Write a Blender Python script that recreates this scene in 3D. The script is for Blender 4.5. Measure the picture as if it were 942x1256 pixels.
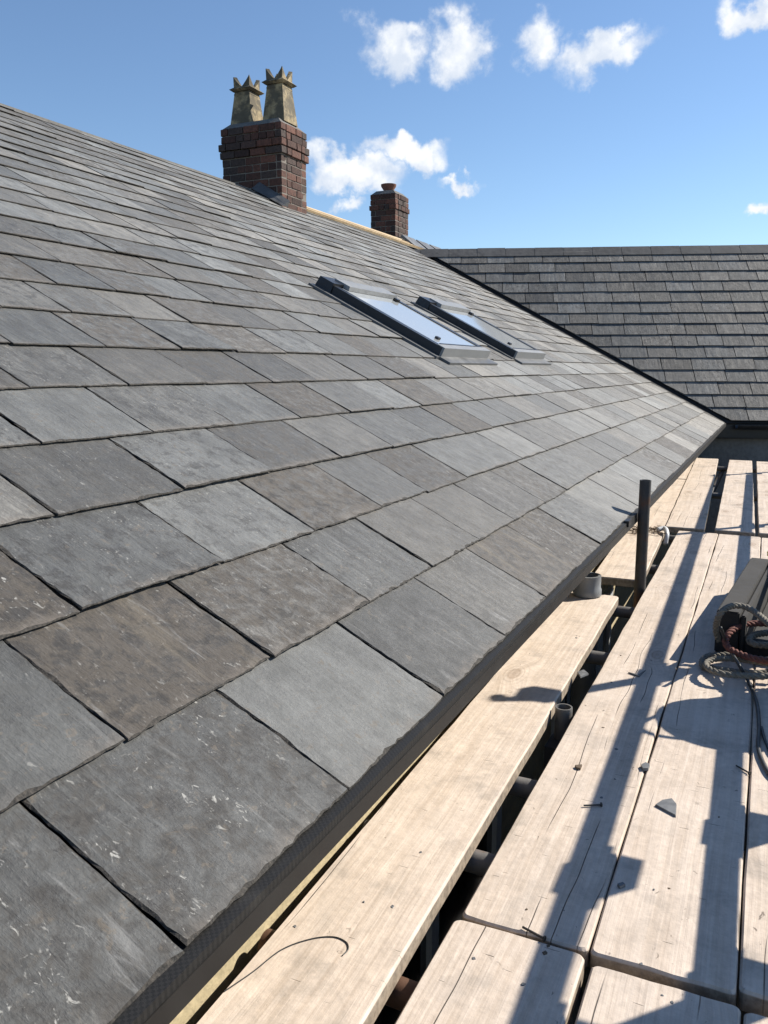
import bpy, bmesh, math, random
import numpy as np
from mathutils import Vector, Matrix
from math import radians, sin, cos, pi

for o in list(bpy.data.objects):
    bpy.data.objects.remove(o, do_unlink=True)
S = bpy.context.scene
COL = S.collection
rnd = random.Random(7)

# ------------------------------------------------------------------ camera
# photo frame 942 x 1256; +Y runs along the eaves, +X away from the house, camera at origin
W0, H0, FPX = 942.0, 1256.0, 1020.0
CX, CY = W0/2, H0/2
VP = (956.0, 453.0)
_d = np.array([VP[0]-CX, -(VP[1]-CY), FPX]); _Y = _d/np.linalg.norm(_d)
_Z = np.cross(np.array([1., 0, 0]), _Y); _Z /= np.linalg.norm(_Z)
if _Z[1] < 0: _Z = -_Z
_X = -np.cross(_Y, _Z)
RM = np.array([_X, _Y, _Z])            # rows: world axes in camera coords (right, up, forward)
cam_d = bpy.data.cameras.new('camera'); cam = bpy.data.objects.new('camera', cam_d); COL.objects.link(cam)
cam_d.sensor_fit = 'HORIZONTAL'; cam_d.sensor_width = 36; cam_d.lens = 36*FPX/W0
cam_d.clip_start = 0.02; cam_d.clip_end = 5000
cr, cu, cf = RM[:, 0], RM[:, 1], RM[:, 2]
cam.matrix_world = Matrix(((cr[0], cu[0], -cf[0], 0), (cr[1], cu[1], -cf[1], 0), (cr[2], cu[2], -cf[2], 0), (0, 0, 0, 1)))
S.camera = cam
S.render.resolution_x = 768; S.render.resolution_y = 1024

# ------------------------------------------------------------------ sky and sun
SUN_AZ, SUN_EL = radians(42), radians(37)     # azimuth from +Y towards +X
world = bpy.data.worlds.new('World'); S.world = world; world.use_nodes = True
sun_d = bpy.data.lights.new('sun', 'SUN'); sun = bpy.data.objects.new('sun', sun_d); COL.objects.link(sun)
sun_d.energy = 5.0; sun_d.angle = radians(0.53); sun_d.color = (1.0, 0.93, 0.82)
sdir = Vector((sin(SUN_AZ)*cos(SUN_EL), cos(SUN_AZ)*cos(SUN_EL), sin(SUN_EL)))
sun.rotation_euler = sdir.to_track_quat('Z', 'Y').to_euler(); sun.location = sdir*30
S.view_settings.view_transform = 'Standard'; S.view_settings.look = 'None'
S.view_settings.gamma = 1; S.view_settings.exposure = 0.68; S.view_settings.use_curve_mapping = False

def ray(p):
    return RM @ np.array([p[0]-CX, -(p[1]-CY), FPX])
def at_x(p, X): r = ray(p); return r*(X/r[0])
def at_y(p, Y): r = ray(p); return r*(Y/r[1])
def at_z(p, Z): r = ray(p); return r*(Z/r[2])
def project(P):
    c = RM.T @ np.array(P, float)
    return CX+FPX*c[0]/c[2], CY-FPX*c[1]/c[2], c[2]

# ---- node helper
class NT:
    def __init__(s, tree): s.t = tree; s.n = tree.nodes; s.l = tree.links
    def node(s, typ, **kw):
        n = s.n.new(typ)
        for k, v in kw.items():
            if k.startswith('_'): setattr(n, k[1:], v)
            else: s.put(n, k, v)
        return n
    def put(s, n, k, v):
        k = int(k[1:]) if k[0] == 'i' and k[1:].isdigit() else k.replace('__', ' ')
        sock = n.inputs[k]
        if isinstance(v, bpy.types.NodeSocket): s.l.new(v, sock)
        elif isinstance(v, bpy.types.Node): s.l.new(v.outputs[0], sock)
        else: sock.default_value = v
    def math(s, op, a, b=0.0, c=None, clamp=False):
        n = s.n.new('ShaderNodeMath'); n.operation = op; n.use_clamp = clamp
        s.put(n, 'i0', a); s.put(n, 'i1', b)
        if c is not None: s.put(n, 'i2', c)
        return n.outputs[0]
    def vmath(s, op, a, b=None, scale=None):
        n = s.n.new('ShaderNodeVectorMath'); n.operation = op
        s.put(n, 'i0', a)
        if b is not None: s.put(n, 'i1', b)
        if scale is not None: s.put(n, 'Scale', scale)
        return n.outputs[1] if op in ('DOT_PRODUCT', 'LENGTH', 'DISTANCE') else n.outputs[0]
    def mix(s, fac, a, b, blend='MIX'):
        n = s.n.new('ShaderNodeMix'); n.data_type = 'RGBA'; n.blend_type = blend
        s.put(n, 'i0', fac); 
        for i, v in ((6, a), (7, b)):
            if isinstance(v, (tuple, list)) and len(v) == 3: v = (*v, 1)
            s.put(n, 'i%d' % i, v)
        return n.outputs[2]
    def noise(s, vec, scale, detail=3, rough=0.55, dist=0.0, out=0):
        n = s.n.new('ShaderNodeTexNoise'); s.put(n, 'Vector', vec)
        n.inputs['Scale'].default_value = scale; n.inputs['Detail'].default_value = detail
        n.inputs['Roughness'].default_value = rough; n.inputs['Distortion'].default_value = dist
        return n.outputs[out]
    def ramp(s, fac, a, b, lo=0.0, hi=1.0, smooth=True):
        n = s.n.new('ShaderNodeMapRange'); n.interpolation_type = 'SMOOTHSTEP' if smooth else 'LINEAR'
        s.put(n, 'i0', fac)
        n.inputs[1].default_value = a; n.inputs[2].default_value = b
        n.inputs[3].default_value = lo; n.inputs[4].default_value = hi
        return n.outputs[0]
    def scalev(s, vec, xyz):
        n = s.n.new('ShaderNodeMapping'); s.put(n, 'Vector', vec); n.inputs['Scale'].default_value = xyz
        return n.outputs[0]
    def bump(s, height, strength=0.5, dist=0.01, normal=None):
        n = s.n.new('ShaderNodeBump'); s.put(n, 'Height', height)
        n.inputs['Strength'].default_value = strength; n.inputs['Distance'].default_value = dist
        if normal is not None: s.put(n, 'Normal', normal)
        return n.outputs[0]

# ---- world: Nishita sky with small fair-weather cumulus placed by direction
w = NT(world.node_tree); w.n.clear()
sky = w.node('ShaderNodeTexSky'); sky.sky_type = 'NISHITA'; sky.sun_disc = False
sky.sun_elevation = SUN_EL; sky.sun_rotation = SUN_AZ
sky.altitude = 100; sky.air_density = 1.0; sky.dust_density = 0.1; sky.ozone_density = 4.2
tc = w.node('ShaderNodeTexCoord'); D = tc.outputs['Generated']
nz1 = w.math('ADD', w.math('MULTIPLY', w.noise(D, 21.0, 4, 0.5), 0.72), w.math('MULTIPLY', w.noise(D, 75.0, 6, 0.6), 0.28)); nz2 = w.noise(D, 9.0, 3, 0.5); nz3 = w.noise(w.vmath('ADD', D, (0.006, 0.006, 0.012)), 21.0, 7, 0.56, 0.0)
clouds = [  # direction pixel, half sizes in pixels, tilt, density
    ((476, 50), 52, 40, 0.35, 1.0), ((568, 66), 46, 46, 0.25, 1.1), ((664, 58), 36, 38, 0.25, 0.85), ((742, 66), 68, 28, -0.2, 0.9),
    ((428, 208), 66, 28, 0.15, 1.05), ((500, 190), 66, 20, 0.18, 0.95), ((568, 228), 34, 10, 0.1, 0.6), ((424, 248), 20, 16, 0.2, 0.7),
    ((930, 8), 48, 22, 0.2, 0.9), ((940, 256), 22, 15, 0.1, 0.8), ((560, 4), 26, 10, 0, 0.35), ((392, 14), 30, 14, 0.3, 0.12)]
rc = random.Random(3)
world_clouds = []
for (p, a, b, t, dn) in clouds:
    c = ray(p); c /= np.linalg.norm(c); world_clouds.append((c, a/FPX, b/FPX, t, dn))
for i in range(7):     # the same kind of cloud over the rest of the sky
    az = rc.uniform(40, 300); el = rc.uniform(14, 55)
    az = radians(az - 24); el = radians(el)
    world_clouds.append((np.array([sin(az)*cos(el), cos(az)*cos(el), sin(el)]), rc.uniform(.04, .1), rc.uniform(.02, .045), rc.uniform(-.3, .3), rc.uniform(.7, 1.1)))
mask = None; lowm = None
wv = w.noise(D, 17.0, 7, 0.58, 0.0, out=1)
DW = w.vmath('ADD', D, w.vmath('SCALE', w.vmath('SUBTRACT', wv, (0.5, 0.5, 0.5)), scale=0.10))
for (c, a, b, t, dn) in world_clouds:
    rr = np.cross(c, [0, 0, 1.]); rr /= np.linalg.norm(rr); uu = np.cross(rr, c)
    r2 = rr*cos(t) - uu*sin(t); u2 = uu*cos(t) + rr*sin(t)
    x = w.vmath('DOT_PRODUCT', DW, tuple(r2/a)); y = w.vmath('DOT_PRODUCT', DW, tuple(u2/b)); z = w.vmath('DOT_PRODUCT', D, tuple(c))
    q = w.math('SQRT', w.math('ADD', w.math('MULTIPLY', x, x), w.math('MULTIPLY', y, y)))
    body = w.math('MULTIPLY', w.math('SUBTRACT', 1.0, w.math('MULTIPLY', q, 0.8)), w.math('GREATER_THAN', z, 0.3))
    body = w.math('MULTIPLY', w.math('MAXIMUM', body, 0.0), dn)
    lo = w.math('MULTIPLY', body, w.math('MULTIPLY_ADD', y, 0.5, 0.5, clamp=True))
    mask = body if mask is None else w.math('MAXIMUM', mask, body)
    lowm = lo if lowm is None else w.math('MAXIMUM', lowm, lo)
dens = w.math('MULTIPLY', mask, w.ramp(w.math('ADD', w.math('MULTIPLY', nz1, 0.75), w.math('MULTIPLY', nz2, 0.35)), 0.32, 0.70, 0.75, 1.3, False))
alpha = w.ramp(dens, 0.25, 0.68)
lit = w.math('ADD', w.math('MULTIPLY', w.math('SUBTRACT', nz1, nz3), 2.0), w.math('MULTIPLY', lowm, 0.6))
ccol = w.mix(w.ramp(lit, -0.15, 0.5), (5.0, 5.5, 6.3), (7.2, 7.3, 7.4))
skyc = w.mix(w.math('MULTIPLY', alpha, 0.97), sky.outputs[0], ccol)
bg = w.node('ShaderNodeBackground', Color=skyc, Strength=0.093)
wo = w.node('ShaderNodeOutputWorld', Surface=bg)

# ------------------------------------------------------------------ materials
def new_mat(name):
    m = bpy.data.materials.new(name); m.use_nodes = True
    t = NT(m.node_tree); t.n.clear()
    b = t.node('ShaderNodeBsdfPrincipled'); t.node('ShaderNodeOutputMaterial', Surface=b)
    return m, t, b
def plain(name, col, rough=0.6, metal=0.0, nscale=30, amp=0.25, bump=0.2, bdist=0.002, spec=0.5):
    m, t, b = new_mat(name)
    o = t.node('ShaderNodeTexCoord').outputs['Object']
    n = t.noise(o, nscale, 5, 0.6); n2 = t.noise(o, nscale*0.15, 3)
    f = t.math('ADD', t.math('MULTIPLY', n, 0.6), t.math('MULTIPLY', n2, 0.4))
    t.put(b, 'Base Color', t.mix(t.ramp(f, .3, .7), tuple(c*(1-amp) for c in col), tuple(min(1, c*(1+amp)) for c in col)))
    t.put(b, 'Roughness', t.ramp(n, .2, .8, max(.05, rough-.12), min(1, rough+.12))); t.put(b, 'Metallic', metal)
    t.put(b, 'Specular IOR Level', spec)
    t.put(b, 'Normal', t.bump(n, bump, bdist))
    return m

def slate_material():
    m, t, b = new_mat('slate')
    uv = t.node('ShaderNodeUVMap', _uv_map='metres').outputs[0]
    loc = t.node('ShaderNodeUVMap', _uv_map='local').outputs[0]
    at = t.node('ShaderNodeAttribute', _attribute_name='tone')
    sp = t.node('ShaderNodeSeparateColor', i0=at.outputs['Color'])
    tone, brown, lich = sp.outputs[0], sp.outputs[1], sp.outputs[2]
    sm = at.outputs['Alpha']
    lv = t.node('ShaderNodeSeparateXYZ', i0=loc).outputs[1]
    streak = t.noise(t.scalev(uv, (46, 5, 1)), 1.0, 6, 0.62, 0.6)
    fine = t.noise(t.scalev(uv, (1, .55, 1)), 170, 5, 0.7)
    blot = t.noise(t.scalev(uv, (1, .6, 1)), 9, 5, 0.62)
    blot2 = t.noise(t.vmath('ADD', uv, (7.3, 2.1, 0)), 26, 6, 0.68, 0.5)
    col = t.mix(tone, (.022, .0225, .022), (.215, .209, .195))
    hue = t.mix(t.ramp(t.math('FRACT', t.math('MULTIPLY', sm, 7.31)), .1, .9), (1.04, 1.0, .94), (.95, 1.0, 1.03))
    col = t.mix(1.0, col, hue, 'MULTIPLY')
    rough_amt = t.math('SUBTRACT', 1.0, t.math('MULTIPLY', sm, .75))
    s1 = t.math('MULTIPLY_ADD', t.math('SUBTRACT', streak, .5), t.math('MULTIPLY', rough_amt, 2.4), 1.0)
    s2 = t.math('MULTIPLY_ADD', t.math('SUBTRACT', blot, .5), 1.9, 1.0)
    s3 = t.math('MULTIPLY_ADD', t.math('SUBTRACT', fine, .5), t.math('MULTIPLY', rough_amt, 1.7), 1.0)
    k = t.math('MAXIMUM', t.math('MULTIPLY', t.math('MULTIPLY', s1, s2), s3), 0.35)
    col = t.mix(1.0, col, t.node('ShaderNodeCombineXYZ', i0=k, i1=k, i2=k).outputs[0], 'MULTIPLY')
    # brown weathering patches, warm iron stain along the cleavage
    mot = t.noise(t.vmath('ADD', uv, (11.3, 6.1, 0)), 21, 9, .74, .3)
    bp = t.math('MULTIPLY', t.ramp(t.math('ADD', blot2, t.math('MULTIPLY', brown, .34)), .54, .74), t.ramp(brown, .1, .55))
    col = t.mix(t.math('MULTIPLY', bp, .85), col, t.mix(t.ramp(mot, .40, .60), (.015, .0125, .0105), (.080, .064, .047)))
    # sooty mottling
    dk = t.math('MULTIPLY', t.ramp(mot, .49, .60), t.math('MINIMUM', t.math('MULTIPLY_ADD', lich, .62, .18), .85))
    col = t.mix(dk, col, (.013, .012, .011))
    st = t.math('MULTIPLY', t.ramp(t.noise(t.scalev(t.vmath('ADD', uv, (3.7, 9.9, 0)), (17, 2.2, 1)), 1.0, 3, .5, .4), .56, .74), t.ramp(brown, .35, 1.0))
    col = t.mix(t.math('MULTIPLY', st, .4), col, (.17, .14, .095))
    # pale rubbed streaks, scratches and lichen flecks
    ps = t.math('MULTIPLY', t.ramp(t.noise(t.scalev(t.vmath('ADD', uv, (1.7, 5.3, 0)), (30, 4.5, 1)), 1.0, 7, .7, 1.4), .57, .72), rough_amt)
    col = t.mix(t.math('MULTIPLY', ps, .5), col, (.24, .24, .235))
    fl = t.ramp(t.noise(t.scalev(uv, (1, .55, 1)), 115, 4, .62, 1.0), .60, .68)
    cl = t.ramp(t.noise(uv, 11, 3), .44, .60)
    col = t.mix(t.math('MULTIPLY', t.math('MULTIPLY', fl, cl), t.math('MULTIPLY_ADD', lich, .8, .22)), col, (.27, .265, .245))
    bl = t.ramp(t.noise(t.vmath('ADD', uv, (4., 8., 0)), 48, 4, .6, .8), .59, .66)
    col = t.mix(t.math('MULTIPLY', t.math('MULTIPLY', bl, t.ramp(blot, .40, .55)), .55), col, (.105, .085, .062))
    # silt and moss left along the tail
    tail = t.math('MULTIPLY', t.ramp(t.math('ADD', lv, t.math('MULTIPLY', t.math('SUBTRACT', blot2, .5), .30)), .11, .01), t.ramp(t.noise(uv, 5.0, 3), .42, .60))
    col = t.mix(t.math('MULTIPLY', tail, .5), col, t.mix(fine, (.07, .058, .047), (.22, .19, .16)))
    t.put(b, 'Base Color', col)
    t.put(b, 'Roughness', t.math('ADD', t.ramp(blot2, .3, .7, .62, .78), t.math('MULTIPLY', t.math('ADD', bp, tail), .1)))
    t.put(b, 'Specular IOR Level', .75); t.put(b, 'Sheen Weight', .3); t.put(b, 'Sheen Roughness', .32); t.put(b, 'Sheen Tint', (1, .97, .92, 1))
    hgt = t.math('ADD', t.math('MULTIPLY', streak, .8), t.math('MULTIPLY', fine, .5))
    hgt = t.math('ADD', hgt, t.math('MULTIPLY', t.noise(t.scalev(uv, (10, 3, 1)), 1.0, 4, .6), 1.6))
    riv = t.noise(t.scalev(t.vmath('ADD', uv, (6.6, 1.2, 0)), (9, 3.2, 1)), 1.0, 5, .6, .4)
    terr = t.math('SNAP', riv, .085)
    hgt = t.math('ADD', hgt, t.math('MULTIPLY', terr, t.math('MULTIPLY', rough_amt, 4.5)))
    t.put(b, 'Normal', t.bump(hgt, .75, .0045))
    return m

def slate_edge_material():
    m, t, b = new_mat('slate_edge')
    uv = t.node('ShaderNodeUVMap', _uv_map='metres').outputs[0]
    n = t.noise(uv, 160, 4, .7)
    t.put(b, 'Base Color', t.mix(t.ramp(n, .3, .75), (.012, .012, .011), (.075, .066, .056))); t.put(b, 'Roughness', .9)
    t.put(b, 'Normal', t.bump(n, .8, .003)); return m

def wood_material(name, pale=1.0, warm=1.0, edge=False):
    m, t, b = new_mat(name)
    o = t.node('ShaderNodeTexCoord').outputs['Object']
    oi = t.node('ShaderNodeObjectInfo')
    off = t.node('ShaderNodeCombineXYZ', i0=t.math('MULTIPLY', oi.outputs['Random'], 13.0), i1=t.math('MULTIPLY', oi.outputs['Random'], 71.0), i2=0.0).outputs[0]
    p = t.vmath('ADD', o, off)
    # knots bend the grain around them
    kn = t.n.new('ShaderNodeTexVoronoi'); kn.feature = 'F1'; kn.voronoi_dimensions = '2D'; t.put(kn, 'Vector', t.scalev(p, (5.0, 2.1, 2))); kn.inputs['Scale'].default_value = 1.0; kn.inputs['Randomness'].default_value = 1.0
    kd = kn.outputs['Distance']; kc = t.node('ShaderNodeSeparateColor', i0=kn.outputs['Color'])
    haskn = t.math('GREATER_THAN', kc.outputs[0], .52)
    near = t.math('MULTIPLY', t.ramp(kd, .42, .04), haskn)
    warp = t.noise(t.scalev(p, (3, .8, 1)), 1.0, 3, .5)
    gx = t.math('ADD', t.node('ShaderNodeSeparateXYZ', i0=p).outputs[0], t.math('MULTIPLY', warp, .05))
    gx = t.math('ADD', gx, t.math('MULTIPLY', near, .035))
    py = t.node('ShaderNodeSeparateXYZ', i0=p).outputs[1]
    gv = t.node('ShaderNodeCombineXYZ', i0=t.math('MULTIPLY', gx, 60.), i1=t.math('MULTIPLY', py, 1.2), i2=0.0).outputs[0]
    grain = t.noise(gv, 1.0, 4, .6)
    fgv = t.node('ShaderNodeCombineXYZ', i0=t.math('MULTIPLY', gx, 190.), i1=t.math('MULTIPLY', py, 2.5), i2=0.0).outputs[0]
    fg = t.noise(fgv, 1.0, 3, .6)
    col = t.mix(t.ramp(grain, .32, .68), (.500*pale, .412*pale*(.9+.1*warm), .332*pale), (.590*pale, .500*pale, .418*pale))
    col = t.mix(t.math('MULTIPLY', t.ramp(fg, .50, .68), .22), col, (.36*pale, .28*pale, .215*pale))
    # knots
    core = t.math('MULTIPLY', t.ramp(kd, .13, .08), haskn)
    ringm = t.math('MULTIPLY', t.ramp(t.math('SINE', t.math('MULTIPLY', kd, 95.)), .2, .9), t.math('MULTIPLY', t.ramp(kd, .34, .10), haskn))
    col = t.mix(t.math('MULTIPLY', ringm, .28), col, (.24, .17, .12))
    col = t.mix(t.math('MULTIPLY', core, .42), col, (.24, .165, .115))
    pit = t.noise(p, 55, 3, .6); pit2 = t.noise(t.scalev(p, (1, .5, 1)), 24, 6, .7)
    kk = t.math('MULTIPLY', t.math('MULTIPLY_ADD', t.math('SUBTRACT', pit, .5), .40, 1.0), t.math('MULTIPLY_ADD', t.math('SUBTRACT', pit2, .5), .65, 1.0))
    col = t.mix(1.0, col, t.node('ShaderNodeCombineXYZ', i0=kk, i1=kk, i2=kk).outputs[0], 'MULTIPLY')
    # dirt, trodden grey patches, dark spots
    dirt = t.ramp(t.noise(t.vmath('ADD', p, (5.1, 2.2, 0)), 5.5, 7, .68), .49, .72)
    col = t.mix(t.math('MULTIPLY', dirt, .62), col, (.25, .22, .19))
    dust = t.ramp(t.noise(t.vmath('ADD', p, (1.1, 8.2, 0)), 3.0, 4, .6), .46, .7)
    col = t.mix(t.math('MULTIPLY', dust, .45), col, (.61*pale, .525*pale, .45*pale))
    spk = t.math('MULTIPLY', t.ramp(t.noise(t.scalev(p, (1, .6, 1)), 52, 4, .6, .8), .655, .71), t.ramp(t.noise(p, 6, 2), .42, .6))
    col = t.mix(t.math('MULTIPLY', spk, .8), col, (.12, .095, .075))
    # drying splits along the grain
    ln = t.math('ADD', t.math('MULTIPLY', gx, 21.), t.math('MULTIPLY', t.noise(t.scalev(p, (0.01, 1.1, 0)), 1.0, 3, .6), 1.1))
    wn = t.node('ShaderNodeTexWhiteNoise', _noise_dimensions='1D'); t.put(wn, 'W', t.math('FLOOR', ln))
    crk = t.ramp(t.math('ABSOLUTE', t.math('SUBTRACT', t.math('FRACT', ln), .5)), .030, .012)
    crk = t.math('MULTIPLY', crk, t.math('GREATER_THAN', wn.outputs[0], .60))
    gate = t.noise(t.node('ShaderNodeCombineXYZ', i0=t.math('MULTIPLY', t.math('FLOOR', ln), 3.7), i1=t.math('MULTIPLY', py, 1.9), i2=1.0).outputs[0], 1.0, 2, .5)
    crk = t.math('MULTIPLY', crk, t.ramp(gate, .53, .60))
    col = t.mix(t.math('MULTIPLY', crk, .85), col, (.05, .038, .03))
    # short cuts and scuffs at odd angles
    def scuff(ang, seed, sc_x, sc_y, lo, hi):
        mp = t.n.new('ShaderNodeMapping'); t.put(mp, 'Vector', t.vmath('ADD', p, (seed, seed*1.7, 0))); mp.inputs['Rotation'].default_value = (0, 0, ang); mp.inputs['Scale'].default_value = (sc_x, sc_y, 1)
        return t.ramp(t.noise(mp.outputs[0], 1.0, 1, .4), lo, hi)
    scm = t.math('MAXIMUM', scuff(.5, 3.1, 16, 190, .765, .80), scuff(-1.1, 9.4, 14, 170, .775, .81))
    col = t.mix(t.math('MULTIPLY', scm, .65), col, (.11, .085, .065))
    # trodden-in grey along the middle, weathered arrises
    gr = t.math('MULTIPLY', t.ramp(t.noise(t.scalev(t.vmath('ADD', p, (9.1, 4.2, 0)), (9, 2.0, 1)), 1.0, 6, .7), .54, .74), .40)
    col = t.mix(gr, col, (.33, .295, .26))
    oz = t.node('ShaderNodeSeparateXYZ', i0=o).outputs[2]
    col = t.mix(t.math('MULTIPLY', t.ramp(oz, -.003, -.007), .75), col, t.mix(t.ramp(t.noise(p, 40, 5, .7), .35, .65), (.11, .088, .062), (.33, .27, .20)))
    t.put(b, 'Base Color', col)
    t.put(b, 'Roughness', .78); t.put(b, 'Specular IOR Level', .3)
    h = t.math('ADD', t.math('MULTIPLY', grain, .8), t.math('MULTIPLY', fg, .35))
    h = t.math('ADD', t.math('SUBTRACT', h, t.math('MULTIPLY', t.math('ADD', crk, scm), 1.5)), t.math('MULTIPLY', t.math('ADD', pit, pit2), .5))
    t.put(b, 'Normal', t.bump(h, .6, .003))
    return m

def tray_material():
    m, t, b = new_mat('woven_eaves_tray')
    o = t.node('ShaderNodeTexCoord').outputs['Object']
    ck = t.n.new('ShaderNodeTexChecker'); t.put(ck, 'Vector', t.scalev(o, (1, 1, 0))); ck.inputs['Scale'].default_value = 230.0
    n = t.noise(o, 14, 5, .6); n2 = t.noise(o, 300, 2)
    col = t.mix(ck.outputs[1], (.010, .010, .0098), (.017, .0165, .016))
    col = t.mix(t.math('MULTIPLY', t.ramp(n, .52, .75), .25), col, (.06, .056, .05))
    t.put(b, 'Base Color', col); t.put(b, 'Roughness', .62); t.put(b, 'Specular IOR Level', .3)
    t.put(b, 'Normal', t.bump(t.math('ADD', t.math('MULTIPLY', ck.outputs[1], .7), t.math('MULTIPLY', n2, .3)), .6, .002))
    return m

def brick_material():
    m, t, b = new_mat('brick')
    o = t.node('ShaderNodeTexCoord').outputs['Object']
    oi = t.node('ShaderNodeObjectInfo'); r = oi.outputs['Random']
    n = t.noise(t.vmath('ADD', o, t.node('ShaderNodeCombineXYZ', i0=t.math('MULTIPLY', r, 31.), i1=0., i2=0.).outputs[0]), 42, 6, .65)
    col = t.mix(r, (.032, .0155, .012), (.130, .054, .036))
    col = t.mix(t.ramp(t.math('FRACT', t.math('MULTIPLY', r, 7.3)), .6, .9), col, (.050, .034, .029))
    k = t.ramp(n, .3, .7, .55, 1.35)
    col = t.mix(1.0, col, t.node('ShaderNodeCombineXYZ', i0=k, i1=k, i2=k).outputs[0], 'MULTIPLY')
    col = t.mix(t.math('MULTIPLY', t.ramp(n, .6, .72), .5), col, (.035, .03, .027))
    t.put(b, 'Base Color', col); t.put(b, 'Roughness', .88); t.put(b, 'Normal', t.bump(n, .7, .006))
    return m

def pot_material():
    m, t, b = new_mat('buff_terracotta')
    o = t.node('ShaderNodeTexCoord').outputs['Object']
    n = t.noise(o, 14, 6, .65); n2 = t.noise(t.vmath('ADD', o, (3, 1, 2)), 7, 6, .65)
    col = t.mix(t.ramp(n, .35, .65), (.20, .155, .085), (.37, .295, .17))
    col = t.mix(t.math('MULTIPLY', t.ramp(n2, .40, .56), .85), col, (.065, .058, .042))
    t.put(b, 'Base Color', col); t.put(b, 'Roughness', .85); t.put(b, 'Normal', t.bump(n, .5, .008))
    return m

def tube_material(name, rust=.3, base=(.16, .155, .15)):
    m, t, b = new_mat(name)
    o = t.node('ShaderNodeTexCoord').outputs['Object']
    n = t.noise(o, 26, 6, .7); n2 = t.noise(o, 7, 4, .6)
    col = t.mix(n, tuple(c*.6 for c in base), tuple(c*1.4 for c in base))
    rm = t.ramp(n2, .62-rust*.3, .78-rust*.3)
    col = t.mix(t.math('MULTIPLY', rm, .8), col, (.12, .055, .028))
    t.put(b, 'Base Color', col); t.put(b, 'Roughness', .62); t.put(b, 'Metallic', .35); t.put(b, 'Normal', t.bump(n, .4, .003))
    return m

M = dict(
    slate=slate_material(), edge=slate_edge_material(), board=wood_material('weathered_board'), board2=wood_material('weathered_board_warm', 1.06, 1.0),
    batten=plain('ridge_timber', (.44, .32, .18), .7, nscale=18), tray=tray_material(),
    lip=plain('dark_lip', (.013, .012, .011), .5, nscale=16, amp=.45, spec=.35), deck=plain('underlay', (.018, .018, .019), .9),
    brick=brick_material(), mortar=plain('mortar', (.17, .15, .128), .95, nscale=70, bump=.6, bdist=.004),
    darkmortar=plain('flaunching', (.13, .125, .115), .95, nscale=30, bump=.7, bdist=.01),
    pot=pot_material(), terracotta=plain('terracotta', (.17, .075, .05), .85, nscale=20),
    tube=tube_material('galvanised_tube', .12), tubedark=tube_material('dark_tube', .25, (.055, .055, .056)), tuberust=tube_material('rusty_tube', 1.0, (.10, .085, .075)),
    lead=plain('lead', (.105, .108, .11), .5, nscale=12, amp=.3, metal=.2), leadpale=plain('lead_pale', (.36, .37, .37), .45, nscale=12, amp=.2, metal=.2),
    blackmetal=plain('black_cladding', (.012, .012, .013), .35, nscale=40), greymetal=plain('grey_cladding', (.21, .215, .215), .45, metal=.0, nscale=40, amp=.12),
    cream=plain('cream_render', (.52, .44, .28), .9, nscale=60, bump=.6, bdist=.004, amp=.18), upvc=plain('white_upvc', (.62, .63, .64), .35, nscale=8, amp=.06),
    greyrender=plain('grey_render', (.15, .155, .16), .9, nscale=24, amp=.25, bump=.6, bdist=.006), gutter=plain('black_gutter', (.014, .014, .015), .38, nscale=20),
    pipegrey=plain('grey_pipe', (.20, .21, .22), .42, nscale=20, amp=.12), ground=plain('ground_gravel', (.12, .115, .105), .95, nscale=3, amp=.3, bump=.8, bdist=.02),
    rope=plain('hemp_rope', (.175, .16, .132), .9, nscale=120, amp=.35, bump=.6), redrope=plain('red_rope', (.15, .055, .042), .85, nscale=120, amp=.3, bump=.6),
    cable=plain('black_cable', (.028, .030, .030), .5), crate=plain('grey_timber', (.026, .0245, .023), .85, nscale=22, amp=.4, bump=.5, bdist=.004),
    rubber=plain('black_rubber', (.02, .02, .02), .65), twig=plain('twigs', (.12, .085, .055), .9), nail=plain('nail_steel', (.07, .065, .06), .5, metal=.6),
    tile=plain('ridge_tile_clay', (.085, .082, .078), .75, nscale=14, amp=.4, bump=.5, bdist=.005), rust=plain('rust', (.30, .145, .045), .85, nscale=40, amp=.5), yellow=plain('yellow_cloth', (.62, .55, .10), .8), chip=plain('slate_chip', (.13, .135, .14), .6, nscale=60, amp=.3))
def glass_material():
    m, t, b = new_mat('roof_glass')
    t.put(b, 'Base Color', (.36, .38, .39, 1)); t.put(b, 'Roughness', .06); t.put(b, 'Specular IOR Level', .9); t.put(b, 'IOR', 1.6)
    o = t.node('ShaderNodeTexCoord').outputs['Object']
    t.put(b, 'Normal', t.bump(t.noise(o, 3, 2), .04, .01)); return m
M['glass'] = glass_material()
def pane_material():
    m, t, b = new_mat('window_pane')
    t.put(b, 'Base Color', (.02, .025, .03, 1)); t.put(b, 'Roughness', .05); t.put(b, 'IOR', 1.5); return m
M['pane'] = pane_material()

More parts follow.
